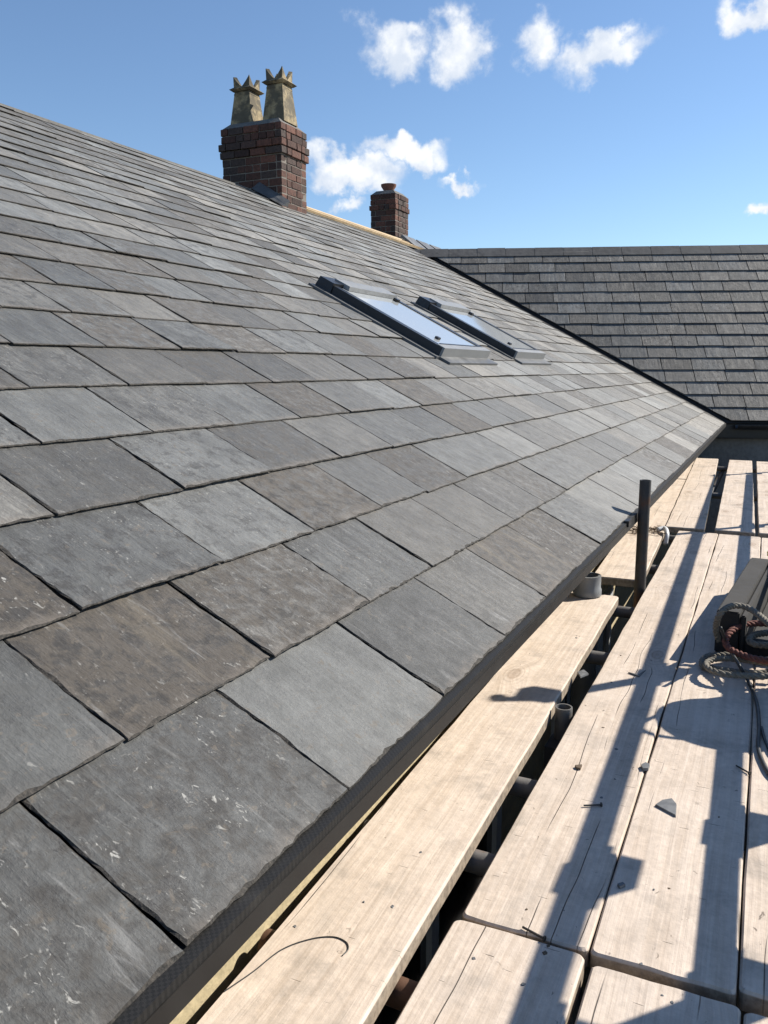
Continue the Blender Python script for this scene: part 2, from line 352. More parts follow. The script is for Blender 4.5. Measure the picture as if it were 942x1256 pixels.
# ------------------------------------------------------------------ builders
def link(o, parent=None):
    COL.objects.link(o)
    if parent is not None: o.parent = parent
    return o
def tag(o, label=None, cat=None, group=None, kind=None):
    if label: o['label'] = label
    if cat: o['category'] = cat
    if group: o['group'] = group
    if kind: o['kind'] = kind
    return o
def empty(name, loc=(0, 0, 0)):
    o = bpy.data.objects.new(name, None); o.location = loc; o.empty_display_size = .1; COL.objects.link(o); return o
def mesh_obj(name, verts, faces, mat, parent=None, smooth=False):
    me = bpy.data.meshes.new(name); me.from_pydata([tuple(map(float, v)) for v in verts], [], faces); me.materials.append(mat)
    if smooth:
        for p in me.polygons: p.use_smooth = True
    o = bpy.data.objects.new(name, me); link(o)
    if parent is not None:
        o.parent = parent; o.matrix_parent_inverse = Matrix.Translation(-Vector(parent_world(parent)))
    return o
def parent_world(p):
    v = Vector(p.location)
    q = p.parent
    while q is not None:
        v = v  # all parents are given in world coordinates with an inverse, so the location alone counts
        q = None
    return v
class MB:
    def __init__(s): s.v = []; s.f = []
    def add(s, vs, fs):
        k = len(s.v); s.v += [tuple(map(float, v)) for v in vs]; s.f += [tuple(i+k for i in f) for f in fs]; return s
    def hexa(s, c8):   # bottom 4 (ccw from above), top 4
        return s.add(c8, [(3, 2, 1, 0), (4, 5, 6, 7), (0, 1, 5, 4), (1, 2, 6, 5), (2, 3, 7, 6), (3, 0, 4, 7)])
    def box(s, a, b):
        x0, y0, z0 = a; x1, y1, z1 = b
        return s.hexa([(x0, y0, z0), (x1, y0, z0), (x1, y1, z0), (x0, y1, z0), (x0, y0, z1), (x1, y0, z1), (x1, y1, z1), (x0, y1, z1)])
    def tube(s, pts, r, n=12, cap=True, r_in=None):
        pts = [Vector(p) for p in pts]; rings = []
        up = None
        for i, p in enumerate(pts):
            d = (pts[min(i+1, len(pts)-1)]-pts[max(i-1, 0)]).normalized()
            if up is None:
                up = d.orthogonal().normalized()
            else:
                up = (up - d*up.dot(d)).normalized()
            sd = d.cross(up)
            rad = r[i] if isinstance(r, (list, tuple)) else r
            rings.append([p + (up*cos(2*pi*k/n)+sd*sin(2*pi*k/n))*rad for k in range(n)])
        vs = [v for rg in rings for v in rg]; fs = []
        for i in range(len(pts)-1):
            for k in range(n):
                a = i*n+k; b_ = i*n+(k+1) % n; fs.append((a, b_, b_+n, a+n))
        if cap:
            fs.append(tuple(reversed(range(n)))); fs.append(tuple((len(pts)-1)*n+k for k in range(n)))
        return s.add(vs, fs)
    def lathe(s, c, prof, n=24):
        vs = []; fs = []
        for (r, z) in prof:
            vs += [(c[0]+r*cos(2*pi*k/n), c[1]+r*sin(2*pi*k/n), c[2]+z) for k in range(n)]
        for i in range(len(prof)-1):
            for k in range(n):
                a = i*n+k; b_ = i*n+(k+1) % n; fs.append((a, b_, b_+n, a+n))
        return s.add(vs, fs)
    def build(s, name, mat, parent=None, smooth=False): return mesh_obj(name, s.v, s.f, mat, parent, smooth)
def smooth_by_angle(o, deg=40):
    me = o.data
    for p in me.polygons: p.use_smooth = True
    try: me.set_sharp_from_angle(angle=radians(deg))
    except Exception: pass
    return o
def catmull(pts, n=10, closed=False):
    P = [np.array(p, float) for p in pts]; out = []
    m = len(P)
    for i in range(m if closed else m-1):
        p0 = P[(i-1) % m] if closed or i > 0 else P[i]*2-P[i+1]
        p1 = P[i]; p2 = P[(i+1) % m]
        p3 = P[(i+2) % m] if closed or i+2 < m else p2*2-p1
        for k in range(n):
            t = k/n
            out.append(.5*((2*p1)+(-p0+p2)*t+(2*p0-5*p1+4*p2-p3)*t*t+(-p0+3*p1-3*p2+p3)*t**3))
    if not closed: out.append(P[-1])
    return out

PLAT = -0.95                    # top of the scaffold boards
GROUND = -4.7

# ------------------------------------------------------------------ ground
mb = MB(); mb.add([(-400, -400, GROUND), (400, -400, GROUND), (400, 400, GROUND), (-400, 400, GROUND)], [(0, 1, 2, 3)])
tag(mb.build('ground', M['ground']), kind='structure')

# ------------------------------------------------------------------ near house roof
PITCH = radians(28); EX, EZ = -0.5387, -0.6047
NRM = np.array([sin(PITCH), 0, cos(PITCH)]); UPS = np.array([-cos(PITCH), 0, sin(PITCH)]); ALONG = np.array([0, 1., 0])
EAVE = np.array([EX, 0, EZ]) - NRM*.019
RIDGE_S = 5.30
def roof_px(p, off=0.019):
    r = ray(p); return r*((NRM @ EAVE + off)/(NRM @ r))
def RP(Y, s, n=0.0): return EAVE + UPS*s + ALONG*Y + NRM*n
VAL0 = roof_px((889, 518)); VAL1 = roof_px((512, 308))
vd = VAL1-VAL0; vplan = np.array([vd[0], vd[1], 0]); vplan /= np.linalg.norm(vplan)
VN = np.array([-vplan[1], vplan[0], 0]);
if VN[1] < 0: VN = -VN          # points away from the camera (+Y)
FAZ = radians(20); FU = np.array([cos(FAZ), sin(FAZ), 0])
FN = np.cross(FU, vd); FN /= np.linalg.norm(FN)
if FN[2] < 0: FN = -FN
FDN = np.cross(FU, FN); 
if FDN[2] > 0: FDN = -FDN       # downslope

house = empty('slate_house', (-3, 5, GROUND))
tag(house, 'long slate roofed house with cream walls and two roof windows beside the scaffold', 'house')
roof = MB()
def deck_quad(mb, off):
    a = RP(-2.5, .02, off); b = RP(VAL0[1]+.0, .02, off); c = RP(VAL1[1], 5.05, off); c2 = RP(VAL1[1]+2.4, RIDGE_S, off); d = RP(-2.5, RIDGE_S, off)
    k = 0.02*NRM*3
    vs = [a, b, c, c2, d]; vs2 = [v-k for v in vs]
    mb.add([*vs, *vs2], [(0, 1, 2, 3, 4), (9, 8, 7, 6, 5), (0, 5, 6, 1), (1, 6, 7, 2), (2, 7, 8, 3), (4, 9, 5, 0)])
deck_quad(roof, -.010)
rx, rz = RP(0, RIDGE_S)[0], RP(0, RIDGE_S)[2]
bk = 5.3*cos(PITCH)
roof.add([(rx, -2.5, rz-.02), (rx, 13.8, rz-.02), (rx-bk, 13.8, EZ), (rx-bk, -2.5, EZ), (rx, -2.5, rz-.08), (rx, 13.8, rz-.08), (rx-bk, 13.8, EZ-.08), (rx-bk, -2.5, EZ-.08)],
         [(0, 1, 2, 3), (7, 6, 5, 4), (0, 3, 7, 4), (1, 5, 6, 2), (2, 6, 7, 3)])
roof_o = roof.build('roof', M['deck'], house)

def make_slate(w, L, th, nt, ns, rg, chip=1.0):
    """local slate: x across, y up the slope from the tail, z out; returns list of (x,y,z) and faces"""
    ring = []
    for i in range(nt): ring.append((w*i/nt, 0, 't'))
    for i in range(ns): ring.append((w, L*i/ns, 'r'))
    ring.append((w, L, 'h')); 
    for i in range(ns): ring.append((0, L-L*i/ns, 'l'))
    bot = []; mid = []; top = []
    wl = [rg.uniform(0, 6.28) for _ in range(4)]
    big = set(i for i in range(len(ring)) if rg.random() < .10)
    for i, (x, y, k) in enumerate(ring):
        j = .0011*chip
        ins = rg.uniform(.0006, .0030)*chip
        if i in big or i-1 in big: ins += rg.uniform(.001, .0045)*chip
        und = rg.uniform(.0015, .0045)
        wob = .0007*chip*(sin(x*23+wl[0])+sin(y*29+wl[1]))
        o = rg.uniform(-j, j)+wob
        dx, dy = {'t': (0, -1), 'r': (1, 0), 'l': (-1, 0), 'h': (0, 0)}[k]
        if i == 0: dx, dy = -.7, -.7
        if k == 'r' and y == 0: dx, dy = .7, -.7
        mx, my = x+dx*o, y+dy*o
        zj = th*rg.uniform(.45, .7)
        bot.append((mx-dx*und, my-dy*und, 0)); mid.append((mx, my, zj)); top.append((mx-dx*ins, my-dy*ins, th))
    n = len(ring)
    vs = bot+mid+top
    fs = [tuple(range(2*n, 3*n))]
    for q in range(2):
        for i in range(n):
            j2 = (i+1) % n; fs.append((q*n+i, q*n+j2, (q+1)*n+j2, (q+1)*n+i))
    return vs, fs

class Slate:
    __slots__ = ('v', 'f', 'tone', 'area', 'org', 'mi')
def place_slate(vs, fs, org, ax, ay, az, w, L, g, tone, rg):
    s = Slate()
    u0, v0 = rg.uniform(0, 40), rg.uniform(0, 40)
    arr = []
    for (x, y, z) in vs:
        p = org + ax*x + ay*y + az*z
        arr.append(np.array([p[0], p[1], p[2], x+u0, y+v0, x/w, y/g]))
    s.v = arr; s.f = fs; s.mi = [0]+[1]*(len(fs)-1); s.tone = tone; s.org = org
    c = org+ax*w*.5+ay*g*.5
    px = project(c); 
    quad = [project(org), project(org+ax*w), project(org+ax*w+ay*g), project(org+ay*g)]
    s.area = 0
    if all(q[2] > .05 for q in quad):
        inside = any(-5 < q[0] < W0+5 and -5 < q[1] < H0+5 for q in quad)
        if inside:
            s.area = abs(sum(quad[i][0]*quad[(i+1) % 4][1]-quad[(i+1) % 4][0]*quad[i][1] for i in range(4)))/2
    return s
def clip_slate(s, p0, n):
    """keep the side where (p-p0).n < 0"""
    dist = [float(np.dot(v[:3]-p0, n)) for v in s.v]
    if max(dist) < 0: return s
    if min(dist) >= 0: return None
    nv = []; nf = []; nm = []
    for fi, f in enumerate(s.f):
        poly = []
        for i in range(len(f)):
            a, b = f[i], f[(i+1) % len(f)]
            if dist[a] < 0: poly.append(s.v[a])
            if (dist[a] < 0) != (dist[b] < 0):
                t = dist[a]/(dist[a]-dist[b]); poly.append(s.v[a]*(1-t)+s.v[b]*t)
        if len(poly) >= 3:
            k = len(nv); nv += poly; nf.append(tuple(range(k, k+len(poly)))); nm.append(s.mi[fi])
    s.v = nv; s.f = nf; s.mi = nm
    return s if nf else None
def slate_mesh(name, slates):
    vs = []; fs = []; tones = []
    for s in slates:
        k = len(vs); vs += s.v; fs += [tuple(i+k for i in f) for f in s.f]; tones += [s.tone]*len(s.v)
    vs = np.array(vs)
    return vs, fs, tones
def build_slates(slates, parent, limit, name='slate', stuffname='slate_field'):
    slates.sort(key=lambda s: -s.area)
    ind = [s for s in slates[:limit] if s.area > 0]; rest = slates[len(ind):]
    def mk(nm, group, org):
        vs, fs, tones = slate_mesh(nm, group)
        me = bpy.data.meshes.new(nm); me.from_pydata([tuple(v[:3]-org) for v in vs], [], fs); me.materials.append(M['slate']); me.materials.append(M['edge'])
        me.polygons.foreach_set('material_index', np.array([m_ for s in group for m_ in s.mi], dtype=np.int32))
        li = np.empty(len(me.loops), dtype=np.int32); me.loops.foreach_get('vertex_index', li)
        for nm2, c in (('metres', 3), ('local', 5)):
            l = me.uv_layers.new(name=nm2); l.data.foreach_set('uv', vs[li][:, c:c+2].astype(np.float32).ravel())
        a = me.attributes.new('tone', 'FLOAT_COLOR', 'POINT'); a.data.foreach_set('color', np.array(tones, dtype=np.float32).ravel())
        o = bpy.data.objects.new(nm, me); link(o); o.location = org; o.parent = parent
        o.matrix_parent_inverse = Matrix.Translation(-Vector(parent_world(parent)))
        return o
    for s in ind: mk(name, [s], s.org)
    if rest:
        o = mk(stuffname, rest, np.zeros(3)); o['kind'] = 'stuff'
    return len(ind), len(rest)

# course heights: gauge shrinks slightly towards the ridge
gauges = []; s_ = 0.0
i = 0
while s_ < RIDGE_S-.05:
    g = .246-.050*min(1, i/20); gauges.append((s_, g)); s_ += g; i += 1
row_px = {  # butt joints read on the tails of the lowest courses
    0: [(221, 1155), (424, 962), (541, 849), (617, 777), (666, 729), (705, 692.5), (736, 666), (761, 642), (784, 620)],
    1: [(158, 905), (335, 803.6), (454, 735.5), (530, 693), (584, 658), (631, 635.7), (668, 614), (699, 602), (737, 578)],
    2: [(99, 746), (271, 685), (386, 648), (466, 618), (522, 599), (572, 583), (639, 560)],
    3: [(74, 633), (228, 600), (337, 578), (420, 560), (480, 545)],
    4: [(53, 543), (188, 528), (292, 521), (372, 512)],
    5: [(44, 478), (166, 475), (261, 472), (340, 470)], 6: [(22, 424), (136, 427), (231, 432)]}
special = {(0, 1): 'light', (0, 4): 'gold', (0, 5): 'mottle', (0, 7): 'pale', (1, 0): 'brown', (1, -1): 'fresh', (1, 2): 'streak', (2, -1): 'lichen', (2, 0): 'blue', (3, 2): 'dark', (0, 0): 'plain', (0, -1): 'plain'}
rs = random.Random(21)
def tone_for(kind, rg, s0, yc):
    base = dict(light=(.40, .0, .0, .94), gold=(.46, 1.0, .1, .1), mottle=(.26, .75, 1.2, .0), pale=(.52, .05, .1, .9), brown=(.08, 1.0, .5, .0), fresh=(.17, .18, .3, .8), streak=(.15, .15, .7, .1),
                lichen=(.04, .9, 1.8, .0), blue=(.17, .0, .9, .4), dark=(.10, .35, .35, .2), plain=(.115, .32, 1.0, .4))
    if kind: return base[kind]
    # paler towards ridge and valley end: dusty slates plus sun glare put into the tone
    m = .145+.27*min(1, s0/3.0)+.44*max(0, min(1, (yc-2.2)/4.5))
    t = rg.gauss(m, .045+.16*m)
    if rg.random() < .10: t += .12
    if rg.random() < .16: t *= .5
    br = rg.random()**2.6*.6
    if rg.random() < .06: br = rg.uniform(.45, .9)
    return (max(.02, min(.98, t)), br, rg.random()**1.5, rg.random()*.9)
near = []
for r, (s0, g) in enumerate(gauges):
    joints = []
    ymin = -1.6; ymax = 13.6
    if r in row_px:
        joints = [roof_px(p)[1] for p in row_px[r]]
        j0 = joints[0]
    else:
        j0 = (near_first+.16+rs.uniform(-.06, .06))
        joints = [j0]
    wmean = (.44, .43, .40, .37, .352, .35, .345)[r] if r < 7 else .315
    while joints[-1] < ymax: joints.append(joints[-1]+max(wmean*.72, rs.gauss(wmean, wmean*.10)))
    first = 0
    while joints[0] > ymin: joints.insert(0, joints[0]-max(wmean*.72, rs.gauss(wmean, wmean*.09))); first += 1
    near_first = joints[first]
    for q in range(len(joints)-1):
        y0, y1 = joints[q], joints[q+1]
        # outside a generous view wedge at the left: not needed
        pr = project(RP(y1, s0+g))
        if pr[2] < .15 or pr[0] < -260: continue
        gap = rs.uniform(.002, .0045)
        w = y1-y0-gap
        L = g+.085
        lift = .0100+rs.uniform(-.001, .0025) if rs.random() > .08 else .015
        dist = np.linalg.norm(RP((y0+y1)/2, s0))
        nt = 26 if dist < 2.5 else (14 if dist < 4.5 else (5 if dist < 8 else 3))
        ns = 20 if dist < 2.5 else (10 if dist < 4.5 else (3 if dist < 8 else 2))
        th = rs.uniform(.0045, .007)
        vs, fs = make_slate(w, L, th, nt, ns, rs, 1.25 if dist < 5 else .9)
        sj = rs.uniform(-.006, .006) if r > 5 else rs.uniform(-.003, .003) if r else rs.uniform(-.0125, -.0085)
        org = RP(y0+gap/2, s0+sj, lift)
        ay = (RP(y0, s0+L, 0)-RP(y0, s0, lift)); ay /= np.linalg.norm(ay)
        a = rs.uniform(-.006, .006); ax = ALONG*cos(a)+ay*sin(a)*1.0
        ay2 = ay*cos(a)-ALONG*sin(a)
        az = np.cross(ax, ay2); az = az if az @ NRM > 0 else -az
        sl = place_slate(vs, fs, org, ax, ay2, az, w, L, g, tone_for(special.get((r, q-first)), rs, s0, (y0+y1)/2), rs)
        if s0 < 4.95:
            sl = clip_slate(sl, VAL0-VN*.045, VN)
        else:
            sl = clip_slate(sl, np.array([0, VAL1[1]+1.9, 0]), np.array([0, 1., 0]))
        if sl is None: continue
        if s0+L > RIDGE_S: sl = clip_slate(sl, RP(0, RIDGE_S), UPS)
        if sl: near.append(sl)
print('near slates', build_slates(near, roof_o, 300))

# eaves tray: woven ledge with a smooth down-turned lip
TY0, TY1 = -1.6, VAL0[1]-.03
tr = MB(); tx0, tx1 = EX-.03, -.5150
tr.hexa([(tx0, TY0, -.625), (tx1, TY0, -.627), (tx1, TY1, -.627), (tx0, TY1, -.625), (tx0, TY0, -.6145), (tx1, TY0, -.6150), (tx1, TY1, -.6150), (tx0, TY1, -.6145)])
tr.build('eaves_tray', M['tray'], house)
lp = MB(); lp.hexa([(tx1-.0085, TY0, -.6545), (tx1+.0022, TY0, -.6545), (tx1+.0022, TY1, -.6545), (tx1-.0085, TY1, -.6545), (tx1-.0085, TY0, -.6275), (tx1+.0015, TY0, -.6275), (tx1+.0015, TY1, -.6275), (tx1-.0085, TY1, -.6275)])
lp.build('fascia_lip', M['lip'], house)
cl = MB(); cy_ = at_x((772, 632), -.511)[1]; cl.box((tx1-.012, cy_-.03, -.630), (tx1+.008, cy_+.035, -.606)); cl.build('tray_clip', M['gutter'], house)
# wall, wall plate and windows below the eaves
WX = -.79
wl = MB(); wl.box((WX-.25, -2.4, GROUND), (WX, TY1-.1, -.645)); wl.build('wall', M['cream'], house)
bw = MB(); bw.box((WX-8.4, -2.4, GROUND), (WX-8.15, TY1-.1, -.72)); bw.build('back_wall', M['cream'], house)
gw = MB(); gw.box((WX-8.15, -2.4, GROUND), (WX-.25, -2.15, -.72)); gw.build('end_wall', M['cream'], house)
sf = MB(); sf.box((WX-.05, TY0, -.652), (tx1-.012, TY1, -.638)); 
sf.build('soffit', M['deck'], house)
for (y, c) in ((.98, 'rust'), (1.55, 'gutter'), (2.1, 'rust'), (2.9, 'gutter')):
    b_ = MB(); b_.hexa([(WX+.004, y-.012, -.86), (WX+.05, y-.012, -.74), (WX+.05, y+.018, -.74), (WX+.004, y+.018, -.86), (WX-.004, y-.012, -.73), (WX+.21, y-.012, -.705), (WX+.21, y+.018, -.705), (WX-.004, y+.018, -.73)])
    b_.build('bracket', M[c], house)
def window(y0, y1, z0, z1):
    wd = MB()
    f = .055; x0, x1 = WX-.02, WX+.028
    wd.box((x0, y0, z0), (x1, y1, z0+f)); wd.box((x0, y0, z1-f), (x1, y1, z1))
    ys = [y0, (y0+y1)/2-f/2, y1-f]
    for y in ys: wd.box((x0, y, z0+f), (x1-.003, y+f, z1-f))
    wo_ = wd.build('window', M['upvc'], house)
    for a, b in ((ys[0]+f, ys[1]), (ys[1]+f, ys[2])):
        p = MB(); p.box((WX-.005, a, z0+f), (WX+.008, b, z1-f)); p.build('pane', M['pane'], wo_)
    s = MB(); s.box((WX-.02, y0-.06, z0-.05), (WX+.075, y1+.06, z0-.002)); s.build('sill', M['upvc'], wo_)
    t = MB(); t.box((WX+.0285, y0+.13, z1-.30), (WX+.034, y0+.145, z1-.20)); t.build('trickle_vent', M['gutter'], wo_)
window(1.35, 2.6, -2.6, -1.22); window(3.4, 4.7, -2.6, -1.22)
fp = MB(); fp.box((WX-.01, .2, -2.2), (WX+.02, 1.28, -1.30)); fp.build('white_panel', M['upvc'], house)

# ridge: bare timber ridge piece, the thicker stretch between the stacks left open
rb = MB()
def ridge_piece(y0, y1, w, h, name, mat, off=0):
    m = MB(); n = 8
    for k in range(n):
        a = y0+(y1-y0)*k/n; b = y0+(y1-y0)*(k+1)/n
        dz = .0
        m.hexa([(rx-w, a, rz-.03+off), (rx+w, a, rz-.03+off), (rx+w, b, rz-.03+off), (rx-w, b, rz-.03+off), (rx-w*.5, a, rz+h+off), (rx+w*.5, a, rz+h+off), (rx+w*.5, b, rz+h+off), (rx-w*.5, b, rz+h+off)])
    return m.build(name, mat, roof_o)
ridge_piece(3.0, 7.86, .028, .022, 'ridge_batten', M['darkmortar'])
ridge_piece(8.45, 11.88, .055, .034, 'ridge_batten', M['batten'])
for k, (y, s0) in enumerate(((8.5, 5.10), (8.5, 5.19))):
    m = MB(); m.hexa([RP(y, s0, .018), RP(12.6-k*.5, s0-.05, .018), RP(12.6-k*.5, s0, .018), RP(y, s0+.05, .018), RP(y, s0, .045), RP(12.6-k*.5, s0-.05, .045), RP(12.6-k*.5, s0, .045), RP(y, s0+.05, .045)])
    m.build('slating_batten', M['batten'], roof_o)
for k in range(3):   # loose lead and ridge slates against the far stack
    y = 11.75+k*.55
    m = MB(); m.hexa([RP(y, 5.08-.05*k, .03), RP(y+.46, 5.06-.05*k, .03), RP(y+.46, 5.34, .06), RP(y, 5.34, .06), RP(y, 5.08-.05*k, .05), RP(y+.46, 5.06-.05*k, .05), RP(y+.46, 5.34, .10), RP(y, 5.34, .10)])
    m.build('ridge_slate', M['lead'], roof_o)
# valley lead
vl = MB(); e = .11
vl.hexa([VAL0-VN*e+NRM*-.006, VAL0+VN*e+FN*-.006, VAL1+VN*e+FN*-.006, VAL1-VN*e+NRM*-.006, VAL0-VN*e+NRM*.001, VAL0+VN*e+FN*.001, VAL1+VN*e+FN*.001, VAL1-VN*e+NRM*.001])
vl.build('valley_gutter', M['gutter'], house)

# ------------------------------------------------------------------ roof windows
def skylight(y0, y1, s0, s1, label):
    e = empty('roof_window', tuple(RP((y0+y1)/2, s0, 0))); tag(e, label, 'roof window', 'roof windows on the near slope')
    def bx(name, mat, ya, yb, sa, sb, na, nb, tl=0.0, parent=e):
        m = MB(); m.hexa([RP(ya, sa, na), RP(yb, sa, na), RP(yb, sb, na), RP(ya, sb, na), RP(ya+tl, sa+tl, nb), RP(yb-tl, sa+tl, nb), RP(yb-tl, sb-tl, nb), RP(ya+tl, sb-tl, nb)])
        # hexa corners ordered y then s; keep outward normals consistent
        o = m.build(name, mat, parent); me = o.data
        b = bmesh.new(); b.from_mesh(me); bmesh.ops.recalc_face_normals(b, faces=b.faces); b.to_mesh(me); b.free()
        return o
    fw = .075
    fr = bx('side_frame', M['blackmetal'], y0, y0+fw, s0+.002, s1, -.03, .075, .006)
    bx('side_frame', M['blackmetal'], y1-fw, y1, s0+.002, s1, -.03, .075, .006)
    bx('bottom_frame', M['greymetal'], y0+.002, y1-.002, s0-.012, s0+.05, -.03, .080, .005)
    bx('glazing_bead', M['blackmetal'], y0+fw, y1-fw, s0+.05, s0+.066, .0, .079, .003)
    hd = bx('hood', M['blackmetal'], y0-.012, y1+.012, s1-.08, s1+.05, -.03, .088, .012)
    bx('hood_cover', M['greymetal'], y0+.13, y1-.02, s1-.115, s1+.01, .072, .098, .006)
    bx('glass', M['glass'], y0+fw, y1-fw, s0+.06, s1-.08, .02, .070)
    bx('clip', M['blackmetal'], y0+.21, y0+.25, s0+.13, s0+.155, .066, .084)
    bx('clip', M['blackmetal'], y1-fw-.05, y1-fw-.01, s1-.17, s1-.135, .066, .090)
    ap = bx('apron_flashing', M['lead'], y0-.015, y1+.02, s0-.085, s0-.005, .012, .026, .001)
    bx('side_flashing', M['lead'], y0-.06, y0-.001, s0-.01, s1+.06, .008, .026, .001)
    return e
skylight(4.62, 5.50, 1.44, 2.33, 'dark framed roof window with side clip, farther from the dark valley line')
skylight(6.20, 7.06, 1.46, 2.33, 'dark framed roof window set closer to the dark valley line')

# ------------------------------------------------------------------ far wing
wing = empty('slate_wing', (2, 13, GROUND)); tag(wing, 'low wing with darker slate roof and black gutter across the far end', 'house')
ZE = -.60
FR0 = VAL1.copy()                                    # a point on the far ridge line
slope_len = (VAL1[2]-ZE)/-FDN[2]
def FP(u, s, n=0.0): return FR0 + FU*u + FDN*(slope_len-s) + FN*n      # s measured up from the eaves
ULEN = 9.5
fdk = MB(); fdk.add([FP(0.05, slope_len, -.012), FP(ULEN, slope_len, -.012), FP(ULEN, 0, -.012), VAL0+FN*-.012,
                     FP(0.05, slope_len, -.06), FP(ULEN, slope_len, -.06), FP(ULEN, 0, -.06), VAL0+FN*-.06], [(3, 2, 1, 0), (4, 5, 6, 7), (3, 7, 6, 2), (1, 2, 6, 5)])
FBK = np.array([-FDN[0], -FDN[1], FDN[2]])
top0, top1 = FP(-1.2, slope_len, -.012), FP(ULEN, slope_len, -.012)
fdk.add([top0, top1, top1+FBK*slope_len, top0+FBK*slope_len], [(0, 1, 2, 3)])
wroof = fdk.build('roof', M['deck'], wing)
far = []; rf = random.Random(5)
NR = 15; gf = (slope_len-.10)/NR
prev = 0
for r in range(NR+1):
    u = -1.0+(0 if r % 2 else .19)+rf.uniform(-.05, .05)
    s0 = r*gf
    u -= 0
    start = -1.0
    # lower courses reach further left until the valley
    u = -3.0+(.19 if r % 2 else 0)+rf.uniform(-.04, .04)
    while u < ULEN:
        w0 = rf.gauss(.36, .022)
        L = gf+.08; lift = .013+rf.uniform(-.001, .002)
        if r == NR and True: L = gf*.6
        org = FP(u, s0+rf.uniform(-.004, .004), lift)
        up = -FDN; ay = FP(u, s0+L, 0)-FP(u, s0, lift); ay /= np.linalg.norm(ay)
        az = np.cross(FU, ay); az = az if az @ FN > 0 else -az
        vs, fs = make_slate(w0-.007, L, rf.uniform(.006, .009), 3, 2, rf, .5)
        t = rf.gauss(.36, .12)+(.16 if rf.random() < .07 else 0)
        sl = place_slate(vs, fs, org, FU, ay, az, w0-.007, L, gf, (max(.05, min(1.2, t)), rf.random()**2*.12, rf.random()**2, rf.random()), rf)
        sl = clip_slate(sl, VAL0+VN*.035, -VN)
        if sl is not None and sl.v and np.mean([v[0] for v in sl.v]) > -5.2: far.append(sl)
        u += w0
print('far slates', build_slates(far, wroof, 290))
u = -.35
while u < ULEN:
    w0 = .40
    m = MB(); a, b = u+.003, u+w0-.003
    n1 = np.array([FDN[0], FDN[1], 0]); 
    dn = FDN*.165; db = FBK*.165
    j = rf.uniform(-.004, .004)
    for dirv, nn in ((dn, FN), (db, np.array([-FN[0], -FN[1], FN[2]]))):
        A, B = FP(a, slope_len, 0), FP(b, slope_len, 0)
        o = np.array([0, 0, .028+j])
        vs = [A+o, B+o, B+dirv+nn*.024, A+dirv+nn*.024]; vs2 = [v-nn*.012 for v in vs]
        m.add([*vs, *vs2], [(0, 1, 2, 3), (7, 6, 5, 4), (0, 4, 5, 1), (1, 5, 6, 2), (2, 6, 7, 3), (3, 7, 4, 0)])
    o_ = m.build('ridge_tile', M['tile'], wroof)
    b2 = bmesh.new(); b2.from_mesh(o_.data); bmesh.ops.recalc_face_normals(b2, faces=b2.faces); b2.to_mesh(o_.data); b2.free()
    u += w0
# gutter, fascia and wall of the wing
fo = np.array([FDN[0], FDN[1], 0]); fo /= np.linalg.norm(fo)
E0 = VAL0.copy(); E0[2] = ZE
u0 = float((VAL0-FP(0, 0))@FU)
def EP(u, out, z): 
    p = FP(u, 0); return np.array([p[0]+fo[0]*out, p[1]+fo[1]*out, z])
gt = MB(); segs = 8
prof = [(.0+.055+.055*cos(pi+pi*k/segs), ZE-.035+.055*sin(pi+pi*k/segs)*1.0) for k in range(segs+1)]
prof2 = [(.055+.050*cos(pi+pi*k/segs), ZE-.035+.050*sin(pi+pi*k/segs)) for k in range(segs, -1, -1)]
pr_ = prof+prof2; n = len(pr_)
vs = [EP(u0+.12, a, z) for a, z in pr_]+[EP(ULEN, a, z) for a, z in pr_]
gt.add(vs, [(k, (k+1) % n, n+(k+1) % n, n+k) for k in range(n)]+[tuple(range(n))])
gt.build('gutter', M['gutter'], wing)
fb = MB(); fb.hexa([EP(u0-.3, -.02, ZE-.20), EP(ULEN, -.02, ZE-.20), EP(ULEN, -.06, ZE-.20), EP(u0-.3, -.06, ZE-.20), EP(u0-.3, -.02, ZE-.03), EP(ULEN, -.02, ZE-.03), EP(ULEN, -.06, ZE-.03), EP(u0-.3, -.06, ZE-.03)])
fb.build('fascia', M['gutter'], wing)
ww = MB(); ww.hexa([EP(u0-1.2, -.16, GROUND), EP(ULEN, -.16, GROUND), EP(ULEN, -.42, GROUND), EP(u0-1.2, -.42, GROUND), EP(u0-1.2, -.16, ZE-.12), EP(ULEN, -.16, ZE-.12), EP(ULEN, -.42, ZE-.12), EP(u0-1.2, -.42, ZE-.12)])
ww.build('wall', M['greyrender'], wing)
sfw = MB(); sfw.hexa([EP(u0-1.2, -.02, ZE-.2), EP(ULEN, -.02, ZE-.2), EP(ULEN, -.3, ZE-.2), EP(u0-1.2, -.3, ZE-.2), EP(u0-1.2, -.02, ZE-.185), EP(ULEN, -.02, ZE-.185), EP(ULEN, -.3, ZE-.185), EP(u0-1.2, -.3, ZE-.185)])
sfw.build('soffit', M['gutter'], wing)

